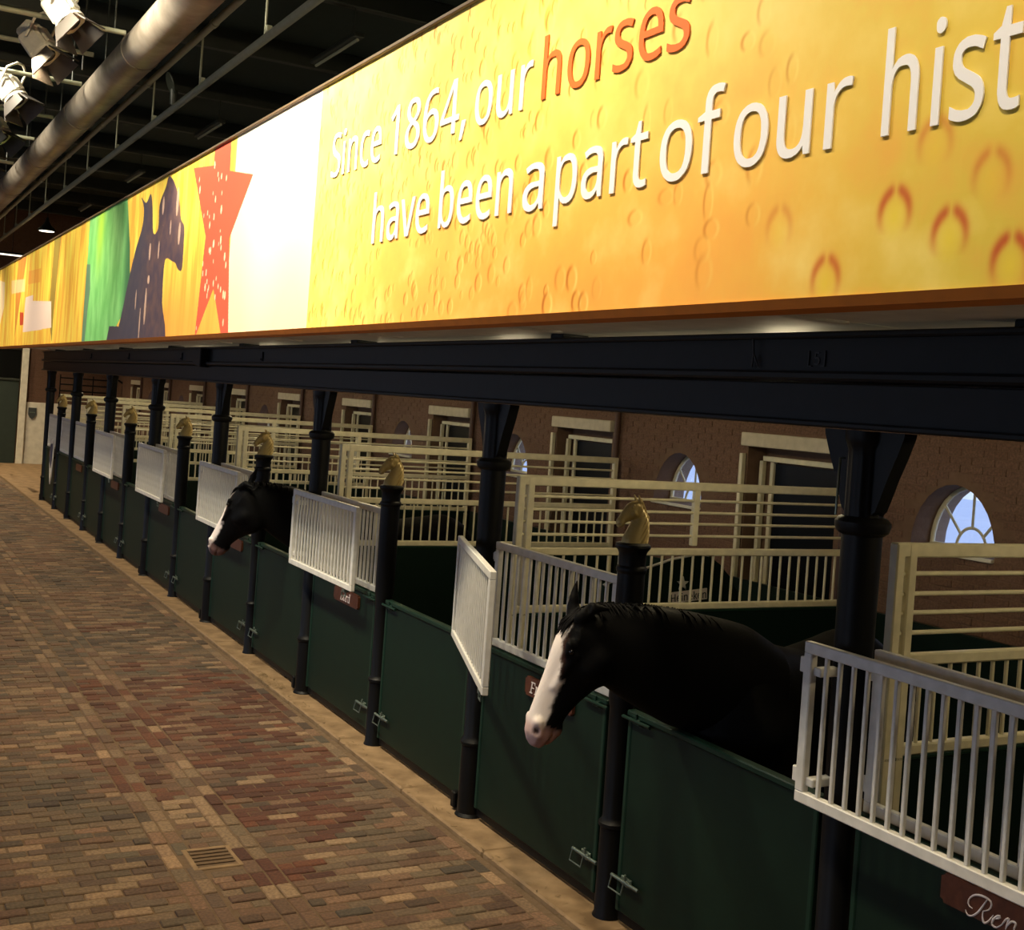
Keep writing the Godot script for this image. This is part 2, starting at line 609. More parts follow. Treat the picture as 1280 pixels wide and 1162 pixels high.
func build_back_wall() -> void:
	var w := structure("wall_right")
	var csg := CSGCombiner3D.new()
	csg.name = "masonry"
	w.add_child(csg)
	var slab := CSGBox3D.new()
	slab.name = "slab"
	slab.size = Vector3(0.40, 8.2, 46.4)
	slab.position = Vector3(WALL_X + 0.2, 4.0, -18.4)
	slab.material = M.wall_mortar
	csg.add_child(slab)
	var wins: Array = []
	var doors: Array = []
	for k in range(-1, 9):
		wins.append(WIN_Z - BAY * k)
		doors.append(DOOR_Z - BAY * k)
	for z in wins:
		var c := CSGPolygon3D.new()
		c.name = "window_opening"
		c.operation = CSGShape3D.OPERATION_SUBTRACTION
		c.polygon = arch(0.42, 0.53)
		c.depth = 0.8
		c.material = M.wall_mortar
		c.transform = Transform3D(Basis(Vector3.UP, -PI / 2), Vector3(WALL_X - 0.2, 2.08, z))
		csg.add_child(c, true)
	for z in doors:
		var c := CSGBox3D.new()
		c.name = "door_opening"
		c.operation = CSGShape3D.OPERATION_SUBTRACTION
		c.size = Vector3(0.26, 2.75, 1.24)
		c.position = Vector3(WALL_X + 0.1, 1.375, z)
		c.material = M.wall_mortar
		csg.add_child(c, true)
	# the courses: thousands of small bricks, proud of their joints
	var mm := MultiMesh.new()
	mm.transform_format = MultiMesh.TRANSFORM_3D
	mm.use_colors = true
	var bm := mb()
	bm.st.set_color(Color.WHITE)
	bm.box(Vector3.ZERO, Vector3(0.010, 0.057, 0.210), 0.002)
	mm.mesh = bm.done()
	var tr: Array = []
	var cols: Array = []
	for r in 37:
		var y := 1.05 + 0.065 * r
		for k in 205:
			var z := 1.0 - 0.218 * k - (0.109 if r % 2 else 0.0)
			var skip := false
			for a in wins:
				var q := Vector2((z - a) / 0.545, (y - 2.08) / 0.60)
				if y > 2.04 and q.length() < 1.0:
					skip = true
			for d in doors:
				if absf(z - d) < 0.72 and y < 2.92:
					skip = true
			if skip:
				continue
			tr.append(Transform3D(Basis(), Vector3(WALL_X + rng.randf_range(-0.003, 0.002), y, z)))
			cols.append(Color(0.47, 0.345, 0.26).lerp(Color(0.50, 0.375, 0.29), rng.randf()).srgb_to_linear())
	mm.instance_count = tr.size()
	for k in tr.size():
		mm.set_instance_transform(k, tr[k])
		mm.set_instance_color(k, cols[k])
	var mi := MultiMeshInstance3D.new()
	mi.name = "brick_courses"
	mi.multimesh = mm
	mi.material_override = M.brick_tone
	mi.set_meta("kind", "stuff")
	w.add_child(mi)
	# fan windows
	var frame := mb()
	var outer: Array = []
	var inner: Array = []
	for i in 17:
		var t := PI * i / 16
		outer.append(Vector3(0, sin(t) * 0.51, cos(t) * 0.40))
		inner.append(Vector3(0, sin(t) * 0.18, cos(t) * 0.15))
	frame.tube(outer, 0.022, 6)
	frame.box(Vector3(0, 0.012, 0), Vector3(0.045, 0.03, 0.82), 0.004)
	var fr := frame.done()
	var mun := mb()
	mun.tube(inner, 0.013, 6)
	for a in [42.0, 90.0, 138.0]:
		var t := deg_to_rad(a)
		mun.tube([Vector3(0, sin(t) * 0.18, cos(t) * 0.15), Vector3(0, sin(t) * 0.50, cos(t) * 0.39)], 0.012, 6)
	var muntin := mun.done()
	var panes: Array = []
	var hub := PackedVector2Array()
	for i in 11:
		var t := PI * i / 10
		hub.append(Vector2(cos(t) * 0.15, sin(t) * 0.18))
	panes.append(mb().prism(hub, Vector3.ZERO, Vector3(0, 0, 1), Vector3.UP, 0.006).done())
	for s in [[0.0, 42.0], [42.0, 90.0], [90.0, 138.0], [138.0, 180.0]]:
		var poly := PackedVector2Array()
		for i in 7:
			var t := deg_to_rad(lerpf(s[0], s[1], i / 6.0))
			poly.append(Vector2(cos(t) * 0.40, sin(t) * 0.51))
		for i in 7:
			var t := deg_to_rad(lerpf(s[1], s[0], i / 6.0))
			poly.append(Vector2(cos(t) * 0.15, sin(t) * 0.18))
		panes.append(mb().prism(poly, Vector3.ZERO, Vector3(0, 0, 1), Vector3.UP, 0.006).done())
	var sill := mb().box(Vector3(-0.125, -0.028, 0), Vector3(0.28, 0.03, 0.84), 0.005).done()
	for k in wins.size():
		var n := structure("window_%d" % (k + 1), Vector3(WALL_X + 0.23, 2.09, wins[k]))
		part("frame", fr, M.cream, n)
		part("muntin", muntin, M.cream, n)
		part("sill", sill, M.plaster, n)
		for p in panes:
			part("pane", p, M.glass, n)
	# doors with pale lintels
	var lint := mb().box(Vector3(-0.02, 2.82, 0), Vector3(0.10, 0.13, 1.32), 0.008).done()
	var jamb := mb().box(Vector3.ZERO, Vector3(0.05, 2.6, 0.05), 0.005).done()
	var head := mb().box(Vector3.ZERO, Vector3(0.05, 0.05, 1.06), 0.005).done()
	var pane := mb().box(Vector3.ZERO, Vector3(0.012, 2.58, 0.90)).done()
	var strip := mb().box(Vector3(-0.03, 1.34, -0.66), Vector3(0.05, 2.68, 0.05), 0.006).done()
	var pipe := mb().tube([Vector3(-0.05, 0, 0.78), Vector3(-0.05, 3.4, 0.78)], 0.035, 10).done()
	for k in doors.size():
		var n := structure("door_%d" % (k + 1), Vector3(WALL_X, 0, doors[k]))
		part("lintel", lint, M.lintel, n)
		part("corner_strip", strip, M.cream, n)
		part("jamb", jamb, M.cream, n, Vector3(0.12, 1.32, -0.53))
		part("jamb", jamb, M.cream, n, Vector3(0.17, 1.32, -0.43))
		part("jamb", jamb, M.cream, n, Vector3(0.12, 1.32, 0.57))
		part("door_head", head, M.cream, n, Vector3(0.12, 2.645, 0.02))
		part("pane", pane, M.dark_glass, n, Vector3(0.175, 1.31, 0.05))
		part("downpipe", pipe, M.downpipe_brown, n)
	# pale yard and a house outside
	var y := structure("ground_outside")
	part("yard", mb().box(Vector3(24, -0.15, -18), Vector3(39.5, 0.2, 90)).done(), M.yard, y)

func build_far_wall() -> void:
	var w := structure("wall_far")
	part("masonry", mb().box(Vector3(-2.6, 4.0, FAR_Z - 0.2), Vector3(13.4, 8.2, 0.4)).done(), M.wall_mortar, w)
	var mm := MultiMesh.new()
	mm.transform_format = MultiMesh.TRANSFORM_3D
	mm.use_colors = true
	var bm := mb()
	bm.st.set_color(Color.WHITE)
	bm.box(Vector3.ZERO, Vector3(0.208, 0.054, 0.024), 0.0)
	mm.mesh = bm.done()
	mm.instance_count = 26 * 13
	for r in 26:
		for k in 13:
			mm.set_instance_transform(r * 13 + k, Transform3D(Basis(), Vector3(1.02 + 0.218 * k - (0.109 if r % 2 else 0.0), 1.99 + 0.065 * r, FAR_Z)))
			mm.set_instance_color(r * 13 + k, Color(0.47, 0.345, 0.26).lerp(Color(0.50, 0.375, 0.29), rng.randf()).srgb_to_linear())
	var mi := MultiMeshInstance3D.new()
	mi.name = "brick_courses"
	mi.multimesh = mm
	mi.material_override = M.brick_tone
	mi.set_meta("kind", "stuff")
	w.add_child(mi)
	# white boarded lower wall beyond the row
	part("wainscot", mb().box(Vector3(2.2, 0.98, FAR_Z + 0.03), Vector3(2.7, 1.96, 0.05), 0.01).done(), M.plaster, w)
	part("jamb", mb().box(Vector3(0.77, 1.9, FAR_Z + 0.06), Vector3(0.2, 3.9, 0.14), 0.01).done(), M.plaster, w)
	var d := structure("door_%d" % 11, Vector3(-0.9, 0, FAR_Z + 0.05))
	part("leaf", mb().box(Vector3(-0.78, 1.3, 0), Vector3(1.5, 2.6, 0.06), 0.01).done(), M.roof, d)
	part("leaf", mb().box(Vector3(0.78, 1.3, 0), Vector3(1.5, 2.6, 0.06), 0.01).done(), M.roof, d)
	for k in 4:
		part("transom_pane", mb().box(Vector3(-1.17 + 0.78 * k, 3.12, 0), Vector3(0.74, 0.9, 0.03), 0.01).done(), M.dark_glass, d)
	part("transom_bar", mb().box(Vector3(0, 2.635, 0.01), Vector3(3.1, 0.07, 0.09), 0.01).done(), M.roof_steel, d)
	part("frame_head", mb().box(Vector3(0, 3.6, 0.01), Vector3(3.1, 0.07, 0.09), 0.01).done(), M.roof_steel, d)
	var s := thing("wall_shield", "dark grey shield emblem mounted on the white boarded end wall beyond the row", "emblem", Vector3(1.07, 1.62, FAR_Z + 0.07))
	part("plate", mb().prism(PackedVector2Array([Vector2(-0.12, 0.17), Vector2(0.12, 0.17), Vector2(0.12, -0.04), Vector2(0.07, -0.14), Vector2(0, -0.19), Vector2(-0.07, -0.14), Vector2(-0.12, -0.04)]), Vector3.ZERO, Vector3.RIGHT, Vector3.UP, 0.03).done(), M.shield_grey, s)
	part("band", mb().box(Vector3(0, 0.02, 0.018), Vector3(0.16, 0.03, 0.012), 0.003).done(), M.galvanised, s)
	# stair rail on the end wall
	var st := thing("stair_railing", "dark metal stair railing with a sloping handrail against the brick end wall", "railing", Vector3(0, 0, FAR_Z + 0.9))
	for k in 3:
		part("rail", mb().tube([Vector3(1.72, 2.40 + 0.2 * k, 0), Vector3(3.2, 2.40 + 0.2 * k, 0)], 0.022, 8).done(), M.black_iron, st)
	part("handrail", mb().tube([Vector3(3.2, 2.98, 0), Vector3(4.6, 2.2, 0)], 0.028, 8).done(), M.black_iron, st)
	for k in 7:
		var x := 3.2 + 0.2 * k
		part("baluster", mb().tube([Vector3(x, 1.6, 0), Vector3(x, 2.96 - 0.557 * (x - 3.2), 0)], 0.012, 6).done(), M.black_iron, st)
	for k in 4:
		part("post", mb().tube([Vector3(1.72 + 0.49 * k, 0.0, 0), Vector3(1.72 + 0.49 * k, 2.9, 0)], 0.02, 6).done(), M.black_iron, st)

# ------------------------------------------------------------------ banner
const BX := -1.2
const B0 := 3.44
const B1 := 5.19
func fill_poly(im: Image, poly: Array, d0: float, d1: float, pick: Callable) -> void:
	# poly in (distance along the row, height); image runs from d0 (far side) to d1
	var w := im.get_width()
	var h := im.get_height()
	var p := PackedVector2Array()
	for q in poly:
		p.append(Vector2((d0 - q.x) / (d0 - d1) * w, (B1 - q.y) / (B1 - B0) * h))
	var lo := p[0]
	var hi := p[0]
	for q in p:
		lo = lo.min(q)
		hi = hi.max(q)
	for y in range(maxi(0, int(lo.y)), mini(h, int(hi.y) + 1)):
		for x in range(maxi(0, int(lo.x)), mini(w, int(hi.x) + 1)):
			if Geometry2D.is_point_in_polygon(Vector2(x + 0.5, y + 0.5), p):
				im.set_pixel(x, y, pick.call(x, y, im.get_pixel(x, y)))

func soft(p: Array) -> Array:
	# the same outline with rounded turns
	var r: Array = []
	for i in p.size():
		for t in 4:
			r.append((p[i] as Vector2).cubic_interpolate(p[(i + 1) % p.size()], p[i - 1], p[(i + 2) % p.size()], t / 4.0))
	return r

func droplet(im: Image, cx: float, cy: float, rx: float, ry: float, power: float) -> void:
	for y in range(maxi(0, int(cy - ry * 1.3)), mini(im.get_height(), int(cy + ry * 1.3) + 1)):
		for x in range(maxi(0, int(cx - rx * 1.4)), mini(im.get_width(), int(cx + rx * 1.4) + 1)):
			var q := Vector2((x - cx) / rx, (y - cy) / ry)
			var r := q.length()
			if r > 1.28:
				continue
			var c := im.get_pixel(x, y)
			var rim := exp(-pow((r - 0.9) / 0.22, 2.0))
			var side := q.x / maxf(r, 0.01)
			var low := rim * clampf(-side * 0.9 - q.y * 0.25, 0.0, 1.0) * power
			var high := rim * clampf(side, 0.0, 1.0) * power
			c = c.lerp(Color(0.74, 0.40, 0.08), low * 0.95)
			c = c.lerp(Color(1.0, 0.93, 0.55), high * 0.7)
			im.set_pixel(x, y, c)

func big_drop(im: Image, cx: float, cy: float, rx: float, ry: float, power: float) -> void:
	for y in range(maxi(0, int(cy - ry * 1.6)), mini(im.get_height(), int(cy + ry * 1.3) + 1)):
		for x in range(maxi(0, int(cx - rx * 1.7)), mini(im.get_width(), int(cx + rx * 1.7) + 1)):
			var q := Vector2((x - cx) / rx, (y - cy) / ry)
			var r := q.length()
			var c := im.get_pixel(x, y)
			var rim := exp(-pow((r - 1.0) / 0.26, 2.0)) * clampf(0.55 - q.y * 0.8, 0.0, 1.0)
			rim *= clampf(absf(q.x) * 2.4 + 0.15, 0.0, 1.0)
			c = c.lerp(Color(0.76, 0.33, 0.10), rim * 0.85 * power)
			if r < 1.0:
				c = c.lerp(Color(0.93, 0.84, 0.22), (1.0 - r) * 0.7 * power)
			im.set_pixel(x, y, c)

func print_material(called: String, im: Image) -> StandardMaterial3D:
	var m := mat(called, Color.WHITE, 0.62)
	m.albedo_texture = ImageTexture.create_from_image(im)
	m.texture_repeat = false
	return m

func panel_mesh(d0: float, d1: float) -> ArrayMesh:
	var st := SurfaceTool.new()
	st.begin(Mesh.PRIMITIVE_TRIANGLES)
	var p := [Vector3(BX, B1, -d0), Vector3(BX, B1, -d1), Vector3(BX, B0, -d1), Vector3(BX, B0, -d0)]
	var uv := [Vector2(0, 0), Vector2(1, 0), Vector2(1, 1), Vector2(0, 1)]
	for i in [0, 1, 2, 0, 2, 3]:
		st.set_normal(Vector3.LEFT)
		st.set_uv(uv[i])
		st.add_vertex(p[i])
	return st.commit()

func beer(d: float, y: float) -> Color:  # golden print with lamp falloff painted in: paler top, duller near end
	var t := clampf((y - B0) / (B1 - B0), 0.0, 1.0)
	var c := Color(0.985, 0.73, 0.32).lerp(Color(0.98, 0.87, 0.46), smoothstep(0.05, 0.75, t))
	c = c.lerp(Color(0.87, 0.78, 0.28), smoothstep(4.0, 2.5, d) * (1.0 - 0.55 * t))
	c = c.lerp(Color(0.99, 0.88, 0.42), smoothstep(6.8, 8.6, d) * 0.8)
	var n := noise.get_noise_2d(d * 1.4, y * 1.9 + 40.0) * 0.6 + noise.get_noise_2d(d * 4.0, y * 3.0) * 0.3
	if n > 0.0:
		return c.lerp(Color(1.0, 0.93, 0.60), n * 1.0)
	return c.lerp(Color(0.96, 0.62, 0.27), -n * 0.7)

func build_banner() -> void:
	var o := thing("advertising_banner", "long bright yellow printed banner above the stalls with white and red lettering about horses", "banner")
	# printed panels, far end to near end
	var spec: Array = [[30.0, 18.35, 1024, 160], [18.35, 10.80, 1024, 240], [10.80, 8.58, 320, 240], [8.58, -1.0, 2048, 384]]
	var ims: Array = []
	for s in spec:
		ims.append(Image.create(s[2], s[3], false, Image.FORMAT_RGB8))
	for k in 4:
		var s: Array = spec[k]
		var im: Image = ims[k]
		for py in int(s[3]):
			var y: float = B1 - (B1 - B0) * (py + 0.5) / s[3]
			for px in int(s[2]):
				var d: float = s[0] + (s[1] - s[0]) * (px + 0.5) / s[2]
				var c: Color
				if k == 3:
					c = beer(d, y)
				elif k == 2:
					c = Color(0.95, 0.84, 0.70).lerp(Color(0.97, 0.92, 0.82), clampf((y - B0) / 1.75 + 0.2 * sin(d * 4.0), 0, 1))
				else:
					var n := noise.get_noise_2d(d * 3.1, y * 0.55) + 0.5 * noise.get_noise_2d(d * 9.0, y * 1.1)
					c = Color(0.97, 0.76, 0.25).lerp(Color(0.97, 0.87, 0.36), clampf(n * 1.3 + 0.4, 0, 1))
					c = c.lerp(Color(0.88, 0.62, 0.22), clampf(-n * 1.4, 0, 0.6))
					if k == 1:
						c = c.lerp(Color(0.97, 0.62, 0.26), smoothstep(4.5, 3.6, y) * 0.7 * smoothstep(14.0, 13.0, d))
				im.set_pixel(px, py, c)
	# far section: streaks and a pale label, too far to read
	var f: Image = ims[0]
	var plain := func(c: Color, a: float) -> Callable: return func(_x, _y, old: Color) -> Color: return old.lerp(c, a)
	fill_poly(f, [Vector2(26.6, 5.19), Vector2(25.32, 5.19), Vector2(25.88, 4.40), Vector2(26.07, 4.14), Vector2(26.41, 3.6), Vector2(26.8, 4.59)], 30.0, 18.35, plain.call(Color(0.68, 0.40, 0.16), 0.7))
	fill_poly(f, [Vector2(21.75, 5.19), Vector2(21.0, 5.19), Vector2(21.2, 4.39), Vector2(21.29, 3.79), Vector2(21.27, 3.46), Vector2(21.83, 3.95)], 30.0, 18.35, plain.call(Color(0.42, 0.38, 0.16), 0.7))
	fill_poly(f, [Vector2(27.64, 4.82), Vector2(25.35, 4.73), Vector2(25.28, 4.48), Vector2(27.48, 4.53)], 30.0, 18.35, plain.call(Color(0.95, 0.85, 0.75), 0.6))
	fill_poly(f, [Vector2(30, 4.95), Vector2(28.9, 4.85), Vector2(28.7, 4.3), Vector2(29.4, 3.9), Vector2(30, 4.0)], 30.0, 18.35, plain.call(Color(0.97, 0.90, 0.84), 0.8))
	fill_poly(f, [Vector2(25.84, 4.10), Vector2(25.25, 4.07), Vector2(25.18, 3.83), Vector2(25.70, 3.84)], 30.0, 18.35, plain.call(Color(0.72, 0.2, 0.1), 0.9))
	fill_poly(f, [Vector2(25.09, 4.36), Vector2(24.0, 4.36), Vector2(24.0, 4.25), Vector2(21.64, 4.15), Vector2(21.43, 3.70), Vector2(25.17, 3.69)], 30.0, 18.35, plain.call(Color(0.95, 0.86, 0.82), 1.0))
	fill_poly(f, [Vector2(24.9, 4.85), Vector2(23.2, 4.8), Vector2(23.2, 4.55), Vector2(24.9, 4.6)], 30.0, 18.35, plain.call(Color(0.92, 0.5, 0.2), 0.4))
	# middle section: green field, dark horse, red star with droplets
	var g: Image = ims[1]
	fill_poly(g, [Vector2(18.34, 5.2), Vector2(15.67, 5.2), Vector2(15.31, 4.57), Vector2(15.18, 4.19), Vector2(15.48, 3.75), Vector2(16.35, 3.40), Vector2(18.36, 3.40), Vector2(18.32, 4.62)], 18.35, 10.8, func(x, y, _old): 
		var d: float = 18.35 - 7.55 * x / 1024.0
		var c := Color(0.42, 0.76, 0.42).lerp(Color(0.56, 0.86, 0.54), clampf(0.5 + noise.get_noise_2d(d * 3.0, y * 0.01), 0, 1))
		c = c.lerp(Color(0.66, 0.86, 0.30), exp(-pow((d - 17.4) / 0.25, 2.0)) * smoothstep(150.0, 20.0, y))
		return c.lerp(Color(0.10, 0.30, 0.20), smoothstep(15.75, 15.3, d) * 0.7))
	fill_poly(g, [Vector2(18.36, 4.55), Vector2(18.05, 4.53), Vector2(17.93, 4.18), Vector2(18.02, 3.88), Vector2(18.1, 3.40), Vector2(18.36, 3.40)], 18.35, 10.8, plain.call(Color(0.33, 0.42, 0.42), 0.7))
	fill_poly(g, [Vector2(15.3, 3.40), Vector2(15.6, 3.6), Vector2(16.3, 3.62), Vector2(16.45, 3.40)], 18.35, 10.8, plain.call(Color(0.25, 0.22, 0.29), 1.0))
	fill_poly(g, soft([Vector2(13.23, 3.36), Vector2(15.6, 3.36), Vector2(15.45, 3.87), Vector2(15.01, 4.44), Vector2(14.66, 4.75), Vector2(14.65, 4.97), Vector2(14.83, 5.11), Vector2(14.53, 5.01), Vector2(14.31, 5.09), Vector2(14.17, 4.92), Vector2(14.04, 4.62), Vector2(13.81, 4.65), Vector2(13.81, 4.91), Vector2(13.55, 5.08), Vector2(13.42, 5.18), Vector2(13.10, 5.04), Vector2(12.87, 4.84), Vector2(12.75, 4.65), Vector2(12.58, 4.55), Vector2(12.55, 4.33), Vector2(12.56, 4.12), Vector2(12.73, 4.13), Vector2(12.86, 4.20), Vector2(13.01, 4.23), Vector2(13.31, 4.28), Vector2(13.38, 4.15), Vector2(13.35, 3.81)]), 18.35, 10.8, func(x, y, _old):
		var n := noise.get_noise_2d(x * 0.03, y * 0.03)
		var d: float = 18.35 - 7.55 * x / 1024.0
		var c := Color(0.25, 0.20, 0.27).lerp(Color(0.36, 0.27, 0.28), clampf(n + 0.5, 0, 1))
		c = c.lerp(Color(0.60, 0.46, 0.41), smoothstep(13.4, 12.6, d) * smoothstep(150.0, 20.0, y))
		return c.lerp(Color(0.20, 0.21, 0.30), smoothstep(14.0, 14.8, d) * 0.6))
	for q in [[14.15, 4.42, 0.05, 0.10], [14.12, 4.10, 0.06, 0.05], [13.62, 4.88, 0.05, 0.10], [14.2, 3.8, 0.05, 0.22], [14.45, 3.6, 0.03, 0.2], [13.7, 4.4, 0.03, 0.1], [12.95, 4.85, 0.06, 0.16], [12.78, 4.5, 0.05, 0.12], [13.2, 4.6, 0.03, 0.08], [14.75, 3.9, 0.03, 0.12]]:
		var poly: Array = []
		for i in 10:
			poly.append(Vector2(q[0] + cos(TAU * i / 10) * q[2], q[1] + sin(TAU * i / 10) * q[3]))
		fill_poly(g, poly, 18.35, 10.8, plain.call(Color(0.85, 0.72, 0.62), 0.8))
	var star: Array = [Vector2(12.35, 5.12), Vector2(11.57, 5.04), Vector2(11.57, 5.2), Vector2(11.0, 5.2), Vector2(10.98, 4.91), Vector2(10.23, 4.78), Vector2(10.84, 4.29), Vector2(10.66, 3.40), Vector2(10.88, 3.40), Vector2(11.27, 3.86), Vector2(11.85, 3.40), Vector2(11.69, 4.38)]
	fill_poly(g, star, 18.35, 10.8, plain.call(Color(0.93, 0.335, 0.23), 1.0))
	fill_poly(ims[2], star, 10.8, 8.58, plain.call(Color(0.93, 0.335, 0.23), 1.0))
	for k in 70:
		var d := rng.randf_range(10.85, 12.1)
		var y := rng.randf_range(3.5, 5.1)
		var r := rng.randf_range(0.012, 0.03)
		if not Geometry2D.is_point_in_polygon(Vector2(d, y), PackedVector2Array(star)):
			continue
		var poly: Array = []
		for i in 8:
			poly.append(Vector2(d + cos(TAU * i / 8) * r * 0.9, y + sin(TAU * i / 8) * r * 1.5))
		fill_poly(g, poly, 18.35, 10.8, plain.call(Color(0.98, 0.86, 0.72), 0.9))
	# near section: beads of water on golden beer
	var b: Image = ims[3]
	var sx := 2048.0 / 9.58
	var sy := 384.0 / (B1 - B0)
	for k in 620:
		var d := rng.randf_range(4.4, 8.55)
		var y := rng.randf_range(B0, B1)
		var keep := smoothstep(4.0, 6.6, d)
		if rng.randf() > keep:
			continue
		var r := rng.randf_range(0.018, 0.042) * lerpf(1.25, 0.9, keep)
		droplet(b, (8.58 - d) * sx, (B1 - y) * sy, r * sx, r * sy * 1.35, rng.randf_range(0.5, 1.0))
	for k in 70:
		var d := rng.randf_range(3.4, 6.2)
		droplet(b, (8.58 - d) * sx, (B1 - rng.randf_range(B0, B1)) * sy, rng.randf_range(6, 12), rng.randf_range(8, 17), rng.randf_range(0.25, 0.6))
	for q in [[2.893, 3.690, 1.0], [2.662, 3.60, 1.0], [3.19, 3.49, 0.8], [2.43, 3.50, 1.1], [2.745, 3.89, 0.45], [2.52, 3.76, 0.5], [3.45, 3.69, 0.35], [2.05, 3.7, 0.9], [1.6, 3.55, 1.0], [1.8, 4.1, 0.8], [1.1, 3.8, 1.0], [0.5, 4.2, 1.0]]:
		big_drop(b, (8.58 - q[0]) * sx, (B1 - q[1]) * sy, 0.062 * sx, 0.085 * sy, q[2])
	var names := ["print_far_section", "print_star_section", "print_white_section", "print_beer_section"]
	for k in 4:
		part("printed_panel", panel_mesh(spec[k][0], spec[k][1]), print_material(names[k], ims[k]), o)
	part("back_box", mb().box(Vector3(BX + 0.085, (B0 + B1) * 0.5, -14.5), Vector3(0.16, B1 - B0, 31.0)).done(), M.banner_frame, o)
	part("top_lip", mb().box(Vector3(BX + 0.06, B1 + 0.012, -14.5), Vector3(0.17, 0.024, 31.0), 0.004).done(), M.banner_frame, o)
	part("bottom_hem", mb().prism(PackedVector2Array([Vector2(-0.006, 0.002), Vector2(0.16, 0.002), Vector2(0.16, -0.034), Vector2(0.012, -0.034)]), Vector3(BX, B0, -14.5), Vector3.RIGHT, Vector3.UP, 31.0).done(), M.banner_hem, o)
	# lettering
	var probe := text_mesh("x", 0.45, 0.02).get_aabb()
	var words: Array = [["Since", 8.26, 7.35, 4.492, 0, 0.43], ["1864,", 7.20, 6.12, 4.495, 0, 0.43], ["our", 6.01, 5.38, 4.487, 0, 0.43], ["horses", 5.28, 4.075, 4.50, 1, 0.41],
		["have", 7.40, 6.53, 3.962, 0, 0.43], ["been", 6.39, 5.51, 3.968, 0, 0.43], ["a", 5.395, 5.19, 3.957, 0, 0.43], ["part", 5.075, 4.315, 3.957, 0, 0.43], ["of", 4.22, 3.81, 3.958, 0, 0.45], ["our", 3.735, 3.115, 3.952, 0, 0.43], ["history", 2.97, 1.92, 3.955, 0, 0.46]]
	for w in words:
		var tm := text_mesh(w[0], w[5], 0.006, false, false, 400)
		var bb := tm.get_aabb()
		var sc: float = (w[1] - w[2]) / bb.size.x
		var base: float = probe.position.y * w[5] / 0.45
		var m := part("lettering", tm, M.banner_red if w[4] else M.banner_white, o)
		m.transform = Transform3D(Basis(Vector3(0, 0, sc), Vector3(0, 1, 0), Vector3(-1, 0, 0)), Vector3(BX - 0.005, w[3] - base, -w[1] - bb.position.x * sc))
		if w[4]:
			m.set_meta("label", "orange red lettering")

# ------------------------------------------------------------------ beam and soffit
func build_beam() -> void:
	var s := structure("trim_2")
	# boarded soffit over the stalls, in sheets with open seams
	for k in 26:
		part("soffit_sheet", mb().box(Vector3(1.27, 3.50, 1.5 - 1.25 * k), Vector3(4.62, 0.05, 1.235), 0.004).done(), M.soffit, s)
	for k in 13:
		part("batten", mb().box(Vector3(-0.60, 3.468, 0.87 - 2.5 * k), Vector3(0.80, 0.016, 0.06), 0.003).done(), M.soffit, s)
	var glow := mat("unseen_lamp_tube", Color(1, 1, 1), 0.4)
	glow.emission_enabled = true
	glow.emission = Color(1.0, 0.93, 0.8)
	glow.emission_energy_multiplier = 2.0
	for k in 8:  # unseen fittings at the stall lamps, hidden behind the beam
		part("unseen_lamp_tube", mb().tube([Vector3(1.15, 3.36, -2.2 - 3.64 * k), Vector3(1.15, 3.36, -2.6 - 3.64 * k)], 0.02, 8).done(), glow, s)
		part("unseen_lamp_tray", mb().box(Vector3(1.15, 3.44, -2.4 - 3.64 * k), Vector3(0.10, 0.07, 0.5), 0.01).done(), M.soffit, s)
	# packing blocks between beam and boards
	for k in 9:
		part("packing_block", mb().box(Vector3(0.02, 3.457, 0.4 - 3.64 * k), Vector3(0.2, 0.036, 0.16), 0.006).done(), M.beam_paint, s)
	var o := thing("iron_beam", "long dark painted iron beam carried on the columns under the banner", "beam")
	var zl := -30.35
	var L := 31.6
	var zm := zl + L * 0.5
	part("lower_web", mb().box(Vector3(0, 3.10, zm), Vector3(0.20, 0.20, L), 0.006).done(), M.beam_paint, o)
	part("bottom_flange", mb().box(Vector3(0, 3.008, zm), Vector3(0.27, 0.03, L), 0.008).done(), M.beam_paint, o)
	part("ridge_flange", mb().box(Vector3(0, 3.232, zm), Vector3(0.29, 0.045, L), 0.012).done(), M.beam_paint, o)
	part("upper_web", mb().box(Vector3(0, 3.33, zm), Vector3(0.20, 0.17, L), 0.006).done(), M.beam_paint, o)
	part("top_flange", mb().box(Vector3(0, 3.425, zm), Vector3(0.28, 0.03, L), 0.008).done(), M.beam_paint, o)
	# small fittings on its face
	part("junction_box", mb().box(Vector3(-0.16, 3.30, -15.55), Vector3(0.12, 0.24, 0.16), 0.01).box(Vector3(-0.17, 3.24, -15.75), Vector3(0.08, 0.08, 0.25), 0.01).done(), M.black_iron, o)
	var hg := mb()
	hg.tube([Vector3(-0.13, 3.44, -4.845), Vector3(-0.125, 3.34, -4.838), Vector3(-0.112, 3.27, -4.86)], 0.005, 6)
	hg.tube([Vector3(-0.125, 3.34, -4.838), Vector3(-0.112, 3.27, -4.81)], 0.005, 6)
	part("hanger_wire", hg.done(), M.wire, o)
	for q in [-4.455, -4.345]:
		var pl := mb()
		pl.box(Vector3(-0.104, 3.315, q), Vector3(0.008, 0.075, 0.007), 0.001)
		pl.box(Vector3(-0.104, 3.279, q + (0.012 if q < -4.4 else -0.012)), Vector3(0.008, 0.006, 0.024), 0.001)
		part("number_bracket", pl.done(), M.wire, o)
	var n := part("lettering", text_mesh("5", 0.085, 0.004), M.wire, o)
	n.transform = Transform3D(Basis(Vector3(0, 0, 1), Vector3.UP, Vector3.LEFT), Vector3(-0.103, 3.315, -4.40))
	for z in [-13.2, -16.9, -20.5, -24.0]:
		part("bolt_plate", mb().box(Vector3(-0.108, 3.32, z), Vector3(0.02, 0.10, 0.05), 0.004).box(Vector3(-0.12, 3.29, z), Vector3(0.02, 0.02, 0.02), 0.003).done(), M.beam_paint, o)

